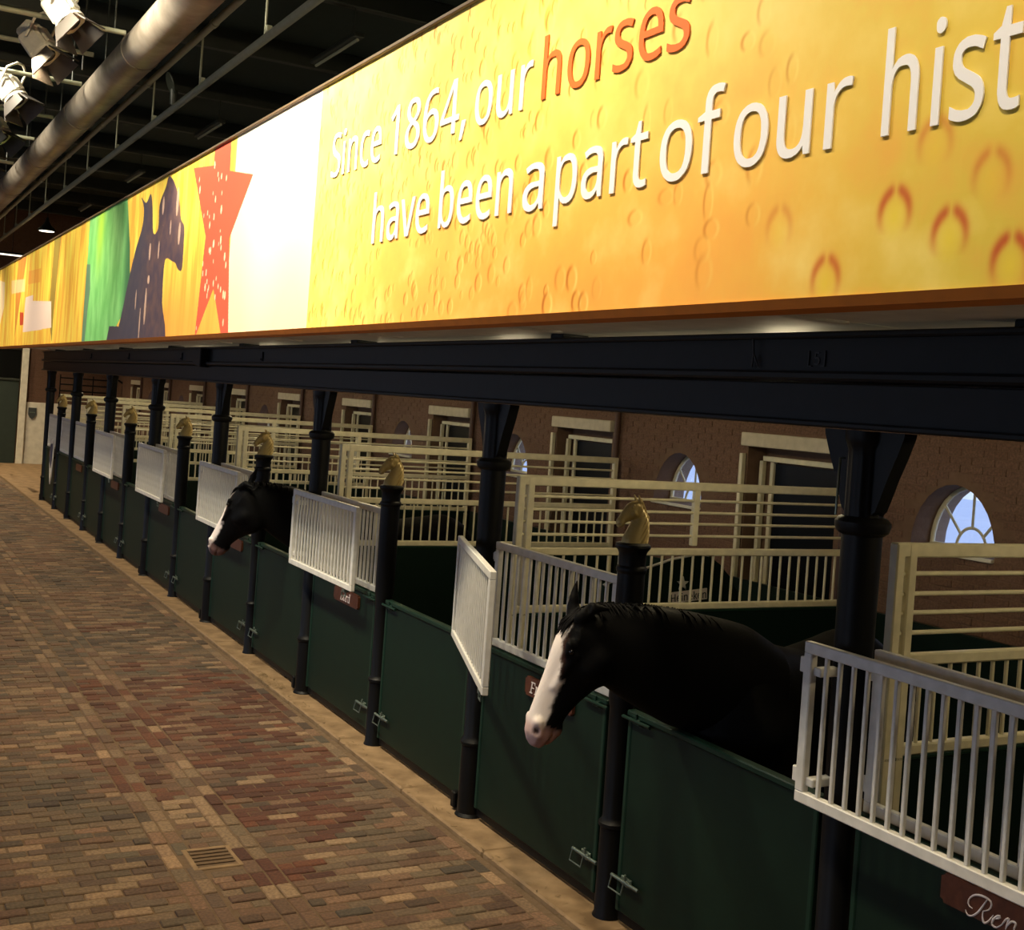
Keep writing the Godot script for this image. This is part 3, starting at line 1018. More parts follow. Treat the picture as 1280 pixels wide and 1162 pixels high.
# ------------------------------------------------------------------ columns and posts
func build_columns() -> void:
	var low: Array = [[0.105, 0.0], [0.105, 0.03], [0.09, 0.05], [0.088, 0.53], [0.10, 0.54], [0.102, 0.56], [0.09, 0.58], [0.080, 0.60], [0.085, 1.4], [0.092, 2.50], [0.092, 2.52]]
	var shaft := mb().lathe(low, 24).done()
	var collar := mb().lathe([[0.098, 2.515], [0.118, 2.53], [0.126, 2.555], [0.126, 2.575], [0.112, 2.592], [0.098, 2.60], [0.098, 2.515]], 24, Vector3.ZERO, false).done()
	var up: Array = []
	for y in [2.595, 2.64, 2.86, 2.90]:
		up.append([0.090, y, 1])
	up.append([0.098, 2.93])
	up.append([0.106, 2.95])
	up.append([0.106, 2.99])
	var neck := mb().lathe(up, 48, Vector3.ZERO, true, Basis(), 12, 0.006).done()
	var flare := PackedVector2Array([Vector2(0.07, 2.60), Vector2(0.105, 2.63), Vector2(0.13, 2.69), Vector2(0.165, 2.78), Vector2(0.215, 2.89), Vector2(0.245, 2.965), Vector2(0.25, 2.99), Vector2(0.0, 2.99), Vector2(0.0, 2.60)])
	var br := mb().prism(flare, Vector3.ZERO, Vector3(0, 0, 1), Vector3.UP, 0.075).done()
	var br2 := mb().prism(flare, Vector3.ZERO, Vector3(0, 0, -1), Vector3.UP, 0.075).done()
	var n := 0
	for i in [-1, 1, 3, 5, 7, 9, 11, 13]:
		var o := thing("iron_column", "black cast iron column with ring collar under the beam, %s from the camera end" % ORD[n], "column", Vector3(0, 0, zc(i)), "iron columns under the beam")
		part("shaft", shaft, M.black_iron, o)
		part("collar", collar, M.black_iron, o)
		part("fluted_neck", neck, M.black_iron, o)
		part("bracket", br, M.black_iron, o)
		part("bracket", br2, M.black_iron, o)
		var st := part("door_stop", mb().box(Vector3(-0.04, 0.1, -0.13), Vector3(0.08, 0.12, 0.06), 0.01).done(), M.black_iron, o)
		st.set_meta("label", "small door stop block at the foot")
		if i == -1:
			part("hook_bolt", mb().tube([Vector3(-0.09, 2.86, -0.05), Vector3(-0.118, 2.86, -0.05), Vector3(-0.118, 2.6, -0.055)], 0.006, 6).done(), M.galvanised, o)
		n += 1

func build_posts() -> void:
	var prof: Array = [[0.088, 0.0], [0.088, 0.03], [0.078, 0.05], [0.075, 0.555], [0.088, 0.565], [0.088, 0.585], [0.074, 0.60], [0.067, 0.62], [0.070, 1.25], [0.081, 1.32], [0.082, 2.06]]
	var shaft := mb().lathe(prof, 22).done()
	var ring := mb().lathe([[0.080, 2.052], [0.089, 2.062], [0.093, 2.078], [0.089, 2.093], [0.080, 2.102], [0.080, 2.052]], 22, Vector3.ZERO, false).done()
	var capm := mb().lathe([[0.081, 2.095], [0.082, 2.17], [0.088, 2.185], [0.10, 2.20], [0.105, 2.212], [0.102, 2.226], [0.088, 2.234], [0.05, 2.238]], 22).done()
	var head := horse_bust()
	var n := 0
	for i in [0, 2, 4, 6, 8, 10, 12]:
		var o := thing("horse_head_post", "black iron post topped by a gold horse head, %s from the camera end" % ORD[n], "post", Vector3(0, 0, zc(i)), "horse head posts between the stall doors")
		part("shaft", shaft, M.black_iron, o)
		part("ring", ring, M.black_iron, o)
		part("cap", capm, M.black_iron, o)
		part("horse_head_finial", head, M.gold, o, Vector3(0, 2.232, 0), "gilded cast horse head")
		n += 1

# ------------------------------------------------------------------ half doors
func build_doors() -> void:
	var names := {-2: "Ren", 0: "Fr", 2: "Lord"}
	var len_ := S - 0.235
	var panel := mb().box(Vector3(0.0, 0.68, 0), Vector3(0.045, 1.13, len_), 0.006).done()
	var cap_ := mb().box(Vector3(-0.003, 1.26, 0), Vector3(0.062, 0.035, len_ + 0.02), 0.007).done()
	var foot := mb().box(Vector3(0.012, 0.085, 0), Vector3(0.03, 0.06, len_)).done()
	var stile := mb().box(Vector3(-0.004, 0.68, 0), Vector3(0.052, 1.13, 0.035), 0.006).done()
	var bolt := mb()
	bolt.box(Vector3(-0.03, 0, 0), Vector3(0.012, 0.05, 0.10), 0.003)
	bolt.tube([Vector3(-0.045, 0, -0.13), Vector3(-0.045, 0, 0.14)], 0.011, 8)
	bolt.box(Vector3(-0.042, 0, 0.03), Vector3(0.02, 0.035, 0.03), 0.004)
	bolt.box(Vector3(-0.042, 0.02, 0.0), Vector3(0.012, 0.05, 0.014), 0.003)
	var bolt_mesh := bolt.done()
	var loop := mb().tube([Vector3(-0.05, 0, -0.12), Vector3(-0.065, -0.07, -0.125), Vector3(-0.065, -0.07, 0.0), Vector3(-0.05, 0, 0.005)], 0.0055, 6).done()
	var pl := PackedVector2Array([Vector2(-0.30, -0.045), Vector2(-0.285, -0.05), Vector2(-0.28, -0.062), Vector2(0.28, -0.062), Vector2(0.285, -0.05), Vector2(0.30, -0.045), Vector2(0.30, 0.045), Vector2(0.285, 0.05), Vector2(0.28, 0.062), Vector2(-0.28, 0.062), Vector2(-0.285, 0.05), Vector2(-0.30, 0.045)])
	var plaque := mb().prism(pl, Vector3(-0.034, 1.145, 0), Vector3(0, 0, 1), Vector3.UP, 0.022).done()
	var n := 0
	for i in range(-2, 13):
		var extra := ""
		if names.has(i):
			extra = ", brown plaque lettered %s" % names[i]
		elif i % 2 == 0:
			extra = ", with a brown plaque"
		else:
			extra = ", without a plaque"
		var o := thing("stall_gate", "dark green half gate, %s from the camera end%s" % [ORD[n], extra], "gate", Vector3(0.0, 0, zc(i + 0.5)), "green half gates along the row")
		part("panel", panel, M.green_door, o)
		part("top_rail", cap_, M.green_edge, o)
		part("foot_rail", foot, M.black_iron, o)
		part("edge_strip", stile, M.green_edge, o, Vector3(0, 0, -len_ * 0.5 + 0.018))
		part("edge_strip", stile, M.green_edge, o, Vector3(0, 0, len_ * 0.5 - 0.018))
		var side := 1.0 if i % 2 == 0 else -1.0
		for y in [0.31, 1.235]:
			var b := part("bolt", bolt_mesh, M.galvanised if y < 1.0 else M.green_edge, o, Vector3(0, y, side * (len_ * 0.5 - 0.10)))
			if y < 1.0:
				part("bolt_handle", loop, M.galvanised, b)
		if i % 2 == 0:
			var p := part("name_plaque", plaque, M.plaque, o, Vector3(0, 0, -0.91 + (1.05 if i > -2 else 0.93)))
			if i == -2:
				var base := zc(i + 0.5)
				var strokes: Array = [[[-3.269, 1.180], [-3.285, 1.151], [-3.309, 1.112], [-3.335, 1.088], [-3.359, 1.083], [-3.370, 1.099]],
					[[-3.337, 1.117], [-3.357, 1.122], [-3.357, 1.145], [-3.334, 1.171], [-3.299, 1.183], [-3.263, 1.182], [-3.248, 1.170], [-3.257, 1.144], [-3.286, 1.126]],
					[[-3.286, 1.126], [-3.286, 1.101], [-3.276, 1.084], [-3.256, 1.098], [-3.237, 1.130]],
					[[-3.241, 1.115], [-3.213, 1.126], [-3.203, 1.137], [-3.214, 1.137], [-3.233, 1.116], [-3.239, 1.093], [-3.220, 1.088], [-3.195, 1.109]],
					[[-3.195, 1.109], [-3.177, 1.137], [-3.164, 1.144], [-3.170, 1.122], [-3.176, 1.098]], [[-3.172, 1.112], [-3.151, 1.139], [-3.132, 1.139], [-3.138, 1.114], [-3.127, 1.109]]]
				var m := mb()
				for s in strokes:
					var c := Curve3D.new()
					for k in s.size():
						var q: Array = s[k]
						var a: Array = s[maxi(k - 1, 0)]
						var e: Array = s[mini(k + 1, s.size() - 1)]
						var t := Vector3(0, e[1] - a[1], e[0] - a[0]) / 6.0
						c.add_point(Vector3(-0.046, q[1], q[0] - base - p.position.z), -t, t)
					var pts: Array = []
					var rr: Array = []
					var total := c.get_baked_length()
					for k in 17:
						pts.append(c.sample_baked(total * k / 16.0, true))
						rr.append(0.0022 + 0.0028 * sin(PI * k / 16.0))
					m.tube(pts, rr, 6)
				part("lettering", m.done(), M.letter_pale, p)
			elif names.has(i):
				var tm := text_mesh(names[i] if i == 2 else "Fr", 0.105, 0.004, true, true)
				var l := part("lettering", tm, M.letter_pale, p)
				var bb := tm.get_aabb()
				l.transform = Transform3D(Basis(Vector3(0, 0, 1), Vector3(0, 1, 0.22), Vector3.LEFT), Vector3(-0.048, 1.145 - bb.get_center().y, (0.0 if i == 2 else -0.17) - bb.get_center().x))
		if i == 12:
			var sp := part("shield_sign", mb().prism(PackedVector2Array([Vector2(-0.2, 0.5), Vector2(0.2, 0.5), Vector2(0.22, 0.1), Vector2(0.12, -0.3), Vector2(0.0, -0.47), Vector2(-0.12, -0.3), Vector2(-0.22, 0.1)]), Vector3(-0.10, 1.0, 0.60), Vector3(0, 0, 1), Vector3.UP, 0.02).done(), M.white, o)
			part("sign_bracket", mb().box(Vector3(-0.06, 1.1, 0.60), Vector3(0.09, 0.05, 0.06), 0.004).done(), M.black_iron, sp)
			sp.set_meta("label", "tall white shield shaped sign with a dark blue crest")
			part("crest", mb().prism(PackedVector2Array([Vector2(-0.15, 0.4), Vector2(0.15, 0.42), Vector2(0.17, 0.1), Vector2(0.05, -0.12), Vector2(-0.16, 0.02)]), Vector3(-0.113, 1.0, 0.60), Vector3(0, 0, 1), Vector3.UP, 0.008).done(), M.shield_blue, sp)
		n += 1

# ------------------------------------------------------------------ white hatches
func hatch_meshes(w: float) -> Dictionary:
	var f := mb()
	var h := 0.73
	f.box(Vector3(0, h - 0.026, w * 0.5), Vector3(0.04, 0.052, w), 0.005)
	f.box(Vector3(0, 0.026, w * 0.5), Vector3(0.04, 0.052, w), 0.005)
	f.box(Vector3(0, h * 0.5, 0.026), Vector3(0.04, h - 0.1, 0.052), 0.005)
	f.box(Vector3(0, h * 0.5, w - 0.026), Vector3(0.04, h - 0.1, 0.052), 0.005)
	return {"frame": f.done(), "w": w, "bar": mb().box(Vector3(0, h * 0.5, 0), Vector3(0.02, h - 0.1, 0.019), 0.003).done(),
		"hinge": mb().box(Vector3(0.0, 0, -0.012), Vector3(0.03, 0.07, 0.03), 0.004).done(),
		"latch": mb().box(Vector3(0.01, -0.02, 0), Vector3(0.05, 0.035, 0.06), 0.006).tube([Vector3(0, -0.03, -0.05), Vector3(0, -0.07, -0.05), Vector3(0, -0.07, 0.04), Vector3(0, -0.03, 0.04)], 0.006, 6).done()}

func make_hatch(d: Dictionary, label: String, at: Vector3, turn: float, group: String, arm := 0.0) -> void:
	var o := thing("stall_hatch", label, "hatch", at, group)
	o.rotation.y = turn
	part("frame", d.frame, M.white, o)
	var n := int((d.w - 0.10) / 0.083)
	for k in n - 1:
		part("bar", d.bar, M.white, o, Vector3(0, 0, 0.05 + (d.w - 0.10) * (k + 1) / n))
	for y in [0.12, 0.62]:
		part("hinge", d.hinge, M.white, o, Vector3(0.0, y, 0))
	if arm > 0.0:
		for y in [0.10, 0.60]:
			part("hinge_arm", mb().box(Vector3(arm * 0.5, y, 0.07), Vector3(arm, 0.04, 0.05), 0.005).done(), M.white, o)
	elif arm < 0.0:
		for y in [0.12, 0.62]:
			part("hinge_arm", mb().box(Vector3(0, y, arm * 0.5), Vector3(0.02, 0.05, -arm), 0.004).done(), M.white, o)
	part("latch", d.latch, M.galvanised, o, Vector3(0.0, 0.0, d.w - 0.2))

func build_hatches() -> void:
	var shut := hatch_meshes(1.56)
	var open := hatch_meshes(1.68)
	var n := 0
	for i in [-2, 0, 2, 4, 6, 8, 10, 11, 12]:
		make_hatch(shut, "white barred hatch shut in line above its gate, %s shut hatch from the camera end" % ORD[n], Vector3(0.01, 1.287, zc(i + 1) + 0.135), 0.0, "shut white hatches above the gates", -0.05)
		n += 1
	n = 0
	for i in [-1, 3, 5, 7, 9]:
		make_hatch(open, "white barred hatch folded open across an iron column, %s folded hatch from the camera end" % ORD[n], Vector3(-0.2, 1.287, zc(i) - 0.085), 0.0, "folded white hatches", 0.125)
		n += 1
	make_hatch(hatch_meshes(1.78), "white hatch swung out into the aisle, seen almost edge on beside the second iron column", Vector3(-0.14, 1.287, zc(1) - 0.17), deg_to_rad(-20.0), "", 0.06)

# ------------------------------------------------------------------ partitions between the stalls
func build_partitions() -> void:
	var x0 := 0.215
	var x1 := 3.49
	var L := x1 - x0
	var xm := (x0 + x1) * 0.5
	var post := mb().box(Vector3(0, 1.25, 0), Vector3(0.055, 2.46, 0.055), 0.007).done()
	var mid := mb().box(Vector3(0, 2.21, 0), Vector3(0.055, 0.46, 0.045), 0.006).done()
	var top := mb().box(Vector3(xm, 2.447, 0), Vector3(L, 0.066, 0.05), 0.007).done()
	var rail := mb().box(Vector3(xm, 1.93, 0), Vector3(L, 0.055, 0.05), 0.007).done()
	var low := mb().box(Vector3(xm, 1.502, 0), Vector3(L, 0.052, 0.05), 0.007).done()
	var thin := mb().tube([Vector3(x0, 0, 0), Vector3(x1, 0, 0)], 0.0115, 8).done()
	var bar := mb().tube([Vector3(0, 1.52, 0), Vector3(0, 1.91, 0)], 0.0105, 8).done()
	var board := mb().box(Vector3(xm, 0.76, 0), Vector3(L, 1.42, 0.04), 0.006).done()
	var capm := mb().box(Vector3(xm, 1.465, 0), Vector3(L, 0.02, 0.055), 0.004).done()
	var n := 0
	for i in [-1, 1, 3, 5, 7, 9, 11, 13]:
		var o := thing("stall_partition", "cream railed partition between stalls, running back from the %s iron column" % ORD[n], "partition", Vector3(0, 0, zc(i)), "cream partitions between the stalls")
		part("front_post", post, M.cream, o, Vector3(x0 + 0.02, 0, 0))
		part("front_post", post, M.cream, o, Vector3(x0 + 0.10, 0, 0))
		part("end_post", post, M.cream, o, Vector3(x1 - 0.03, 0, 0))
		part("middle_post", mid, M.cream, o, Vector3(1.83, 0, 0))
		part("top_rail", top, M.cream, o)
		part("middle_rail", rail, M.cream, o)
		part("bottom_rail", low, M.cream, o)
		for y in [2.335, 2.24, 2.15, 2.055]:
			part("thin_rail", thin, M.cream, o, Vector3(0, y, 0))
		for k in 30:
			var x := 0.44 + 0.1 * k
			if x < x1 - 0.05:
				part("bar", bar, M.cream, o, Vector3(x, 0, 0))
		part("lower_board", board, M.green_dark, o)
		part("board_cap", capm, M.green_edge, o)
		n += 1

# ------------------------------------------------------------------ things in the stalls
func build_stall_things() -> void:
	var b := structure("trim_3")
	for k in 9:   # green boards in front of the brick wall
		part("back_board", mb().box(Vector3(3.53, 0.74, -2.3 - BAY * k), Vector3(0.05, 1.48, BAY - 0.06), 0.006).done(), M.green_dark, b)
	# arched green cloth screen standing across a stall, pale piping, star and lettered plate
	var o := thing("green_screen", "dark green arched screen with white piping, white star and pale lettered plate inside a stall", "screen", Vector3(2.58, 0, -8.8))
	var poly := PackedVector2Array([Vector2(-0.90, 0.0)])
	var edge: Array = []
	for q in [[-0.90, 1.50], [-0.70, 1.575], [-0.48, 1.643], [-0.2, 1.725], [0.08, 1.772], [0.21, 1.758]]:
		poly.append(Vector2(q[0], q[1]))
		edge.append(Vector3(q[0], q[1], 0.02))
	for q in [Vector2(0.34, 1.68), Vector2(0.46, 1.568), Vector2(0.55, 1.44), Vector2(0.596, 1.309), Vector2(0.62, 0.0)]:
		poly.append(q)
	part("cloth", mb().prism(poly, Vector3.ZERO, Vector3.RIGHT, Vector3.UP, 0.05).done(), M.green_door, o)
	part("piping", mb().tube(edge, 0.011, 6).done(), M.white, o)
	part("plate", mb().box(Vector3(0.0, 1.40, 0.032), Vector3(0.42, 0.10, 0.012), 0.003, Basis(Vector3.BACK, 0.09)).done(), M.letter_pale, o)
	var tm := text_mesh("Heineken", 0.095, 0.004)
	var l := part("lettering", tm, M.shield_grey, o)
	l.transform = Transform3D(Basis(Vector3.BACK, 0.09), Vector3(-tm.get_aabb().get_center().x, 1.40 - tm.get_aabb().get_center().y, 0.041))
	var sp := PackedVector2Array()
	for k in 10:
		var r := 0.065 if k % 2 == 0 else 0.027
		sp.append(Vector2(sin(TAU * k / 10.0) * r, cos(TAU * k / 10.0) * r))
	part("star", mb().prism(sp, Vector3(-0.07, 1.51, 0.032), Vector3.RIGHT, Vector3.UP, 0.012).done(), M.white, o)
	# wisps of straw along the kerb
	var st := mb()
	for k in 260:
		var z := -4.5 - rng.randf() * 9.0
		if k < 90:
			z = -11.9 + rng.randf_range(-0.35, 0.35)
		var a := Vector3(-0.13 - rng.randf() * 0.16, 0.032 + rng.randf() * 0.006, z)
		var t := rng.randf() * TAU
		var d := Vector3(cos(t), 0.05, sin(t)) * rng.randf_range(0.015, 0.05)
		st.tube([a, a + d], 0.0016, 3)
	var s := part("straw_wisps", st.done(), M.stall_bedding, self)
	tag(s, "loose wisps of pale straw scattered along the concrete strip at the feet of the doors", "straw")
	s.set_meta("kind", "stuff")

# ------------------------------------------------------------------ under the roof
func build_roof_things() -> void:
	var run := func(x: float, y: float, r: float, seg: int) -> ArrayMesh: return mb().tube([Vector3(x, y, 3.0), Vector3(x, y, -40.7)], r, seg).done()
	var o := thing("ventilation_duct", "thick round metal ventilation duct running along under the dark roof", "duct")
	var dx := -1.55
	for k in 11:
		var za := 2.0 - 3.9 * k
		part("duct_length", mb().tube([Vector3(dx, 6.5, za), Vector3(dx, 6.5, za - 3.88)], 0.21, 28).done(), M.duct, o)
		part("joint_band", mb().tube([Vector3(dx, 6.5, za + 0.02), Vector3(dx, 6.5, za - 0.04)], 0.218, 28).done(), M.duct, o)
	var holes := mb()
	for k in 60:
		holes.box(Vector3(dx + 0.188, 6.40, -8.0 - 0.5 * k), Vector3(0.02, 0.012, 0.09), 0.002)
	part("outlet_slots", holes.done(), M.dark_glass, o)
	for k in 10:
		part("strap", mb().tube([Vector3(dx, 6.7, -5.0 - 3.6 * k), Vector3(dx, 7.7, -5.0 - 3.6 * k)], 0.012, 6).done(), M.roof_steel, o)
	o = thing("grey_pipe", "slim grey pipe running close beside the thick duct under the roof", "pipe")
	part("pipe", run.call(-1.17, 6.5, 0.036, 12), M.pipe_grey, o)
	for k in 12:
		part("pipe_coupling", mb().tube([Vector3(-1.17, 6.5, -6.0 - 3.0 * k), Vector3(-1.17, 6.5, -6.1 - 3.0 * k)], 0.044, 12).done(), M.pipe_grey, o)
	o = thing("grey_pipe", "grey pipe hung on thin upright rods between the duct and the banner", "pipe")
	part("pipe", run.call(-0.61, 6.5, 0.045, 12), M.pipe_grey, o)
	for k in 13:
		var z := -9.6 - 2.62 * k
		part("hanger_rod", mb().tube([Vector3(-0.61, 6.5, z), Vector3(-0.61, 7.18, z)], 0.014, 6).done(), M.pipe_grey, o)
		part("clamp", mb().box(Vector3(-0.61, 6.56, z + 0.12), Vector3(0.06, 0.10, 0.05), 0.006).done(), M.pipe_grey, o)
	part("valve_wheel", mb().tube([Vector3(-0.61, 6.54, -16.2), Vector3(-0.61, 6.75, -16.2)], 0.05, 10).lathe([[0.14, -0.015], [0.15, 0.0], [0.14, 0.015]], 16, Vector3(-0.66, 6.82, -16.2), true, Basis(Vector3.FORWARD, 1.2)).done(), M.roof_steel, o)
	# cross tubes on which lamps hang
	var n := 0
	for z in [-13.23, -15.2, -15.95, -18.33, -20.3, -23.0, -26.0, -30.0]:
		var c := thing("cross_tube", "thin grey cross tube above the aisle under the dark roof, %s from the camera end" % ORD[n], "tube", Vector3.ZERO, "cross tubes over the aisle")
		part("tube", mb().tube([Vector3(-7.5, 6.55 if n != 1 else 6.75, z), Vector3(-1.79, 6.55 if n != 1 else 6.75, z)], 0.028, 8).done(), M.pipe_grey, c)
		for x in [-6.0, -3.4, -1.9]:
			part("hanger_rod", mb().tube([Vector3(x, 6.55, z), Vector3(x, 7.7, z)], 0.012, 6).done(), M.roof_steel, c)
		n += 1
	# unlit strip lamps
	n = 0
	for z in [-14.9, -21.1, -27.3, -33.5]:
		var c := thing("strip_lamp", "unlit narrow strip lamp in the dark roof above the stalls, %s from the camera end" % ORD[n], "lamp", Vector3(1.09, 7.3, z), "unlit strip lamps")
		part("housing", mb().box(Vector3(0, 0.03, 0), Vector3(0.14, 0.06, 1.6), 0.01).done(), M.roof_steel, c)
		part("tube", mb().tube([Vector3(0, -0.02, -0.75), Vector3(0, -0.02, 0.75)], 0.02, 10).done(), M.pipe_grey, c)
		for s in [0.6]:
			part("rod", mb().tube([Vector3(0, 0.05, s), Vector3(0, 0.4, s)], 0.008, 6).done(), M.roof_steel, c)
		n += 1
	# lit lamps at the far end
	var far_lamp := mat("lamp_glow", Color(1, 0.98, 0.94), 0.4)
	far_lamp.emission_enabled = true
	far_lamp.emission = Color(1.0, 0.95, 0.86)
	far_lamp.emission_energy_multiplier = 2.5
	n = 0
	for p in [Vector3(-0.30, 6.18, -29.8), Vector3(0.02, 6.37, -39.5)]:
		var c := thing("bay_lamp", ["lit oval bay lamp hanging at the far end over the banner", "small lit strip lamp by the end wall under the roof"][n], "lamp", p)
		if n == 0:
			part("glowing_face", mb().lathe([[0.16, -0.02], [0.17, 0.0], [0.16, 0.015]], 20).done(), far_lamp, c)
			part("shade", mb().lathe([[0.20, -0.01], [0.19, 0.03], [0.10, 0.12], [0.05, 0.2], [0.03, 0.3]], 20).done(), M.roof_steel, c)
		else:
			part("glowing_face", mb().box(Vector3(0, -0.01, 0), Vector3(0.9, 0.03, 0.14), 0.004).done(), far_lamp, c)
			part("shade", mb().box(Vector3(0, 0.04, 0), Vector3(0.96, 0.06, 0.2), 0.01).done(), M.roof_steel, c)
		part("rod", mb().tube([Vector3(0, 0.05, 0), Vector3(0, 7.7 - p.y, 0)], 0.01, 6).done(), M.roof_steel, c)
		spot("bay_lamp_light", p + Vector3(0, -0.06, 0), p + Vector3(-0.2, -5, 0.1), 8.0, 60.0, Color(1.0, 0.92, 0.78), 0.15)
		n += 1
	# theatre spots with flaps
	var body := mb().box(Vector3(0, 0, -0.06), Vector3(0.26, 0.24, 0.30), 0.03).box(Vector3(0, 0, 0.13), Vector3(0.22, 0.20, 0.10), 0.03).box(Vector3(0, 0.13, -0.06), Vector3(0.12, 0.04, 0.2), 0.01).done()
	var knob := mb().lathe([[0.045, 0.0], [0.05, 0.012], [0.045, 0.025]], 14, Vector3(-0.13, 0.0, -0.05), true, Basis(Vector3.BACK, PI / 2)).done()
	var front := mb().lathe([[0.13, 0.0], [0.15, 0.01], [0.15, 0.04], [0.12, 0.045]], 20, Vector3(0, 0, -0.20), true, Basis(Vector3.RIGHT, -PI / 2)).done()
	var lens := mb().lathe([[0.11, 0.0], [0.08, 0.02], [0.02, 0.03]], 20, Vector3(0, 0, -0.235), true, Basis(Vector3.RIGHT, -PI / 2)).done()
	var yoke := mb().tube([Vector3(-0.17, 0, -0.02), Vector3(-0.17, 0.22, 0.06), Vector3(-0.05, 0.30, 0.09), Vector3(0.05, 0.30, 0.09), Vector3(0.17, 0.22, 0.06), Vector3(0.17, 0, -0.02)], 0.016, 6).done()
	var places: Array = [[Vector3(-2.60, 6.44, -13.75), "with a dark round knob, the only one wholly in view"], [Vector3(-2.50, 6.60, -12.9), "hanging highest, beside the one with the knob"], [Vector3(-2.62, 6.40, -16.1), "hanging below the one with the knob"], [Vector3(-2.52, 6.38, -18.7), "hanging low, mostly hidden, third below the highest"], [Vector3(-2.50, 6.30, -21.3), "lowest of the group, only one flap edge showing"]]
	for q in places:
		var l := thing("theatre_spot", "white theatre spotlight " + q[1], "spotlight", q[0])
		l.look_at_from_position(q[0], q[0] + Vector3(0.62, -1.0, 0.62), Vector3.UP)
		part("housing", body, M.lamp_housing, l)
		part("focus_knob", knob, M.lamp_flap, l)
		part("front_ring", front, M.lamp_housing, l)
		part("lens", lens, M.lens, l)
		part("yoke", yoke, M.lamp_housing, l)
		for k in 4:
			var bs := Basis(Vector3.BACK, PI / 2 * k)
			var fl := mb()
			var a := bs * Vector3(-0.11, 0.125, -0.245)
			var b := bs * Vector3(0.11, 0.125, -0.245)
			var c := bs * Vector3(0.16, 0.20, -0.43)
			var d := bs * Vector3(-0.16, 0.20, -0.43)
			var up := bs * Vector3(0, 0.006, 0.003)
			fl.flat()
			fl.quad(a + up, b + up, c + up, d + up, up)
			fl.quad(a - up, b - up, c - up, d - up, -up)
			fl.quad(a + up, b + up, b - up, a - up, Vector3(0, 0, 1))
			fl.quad(d + up, c + up, c - up, d - up, Vector3(0, 0, -1))
			fl.quad(a + up, d + up, d - up, a - up, a - b)
			fl.quad(b + up, c + up, c - up, b - up, b - a)
			part("flap", fl.done(), M.lamp_flap, l)

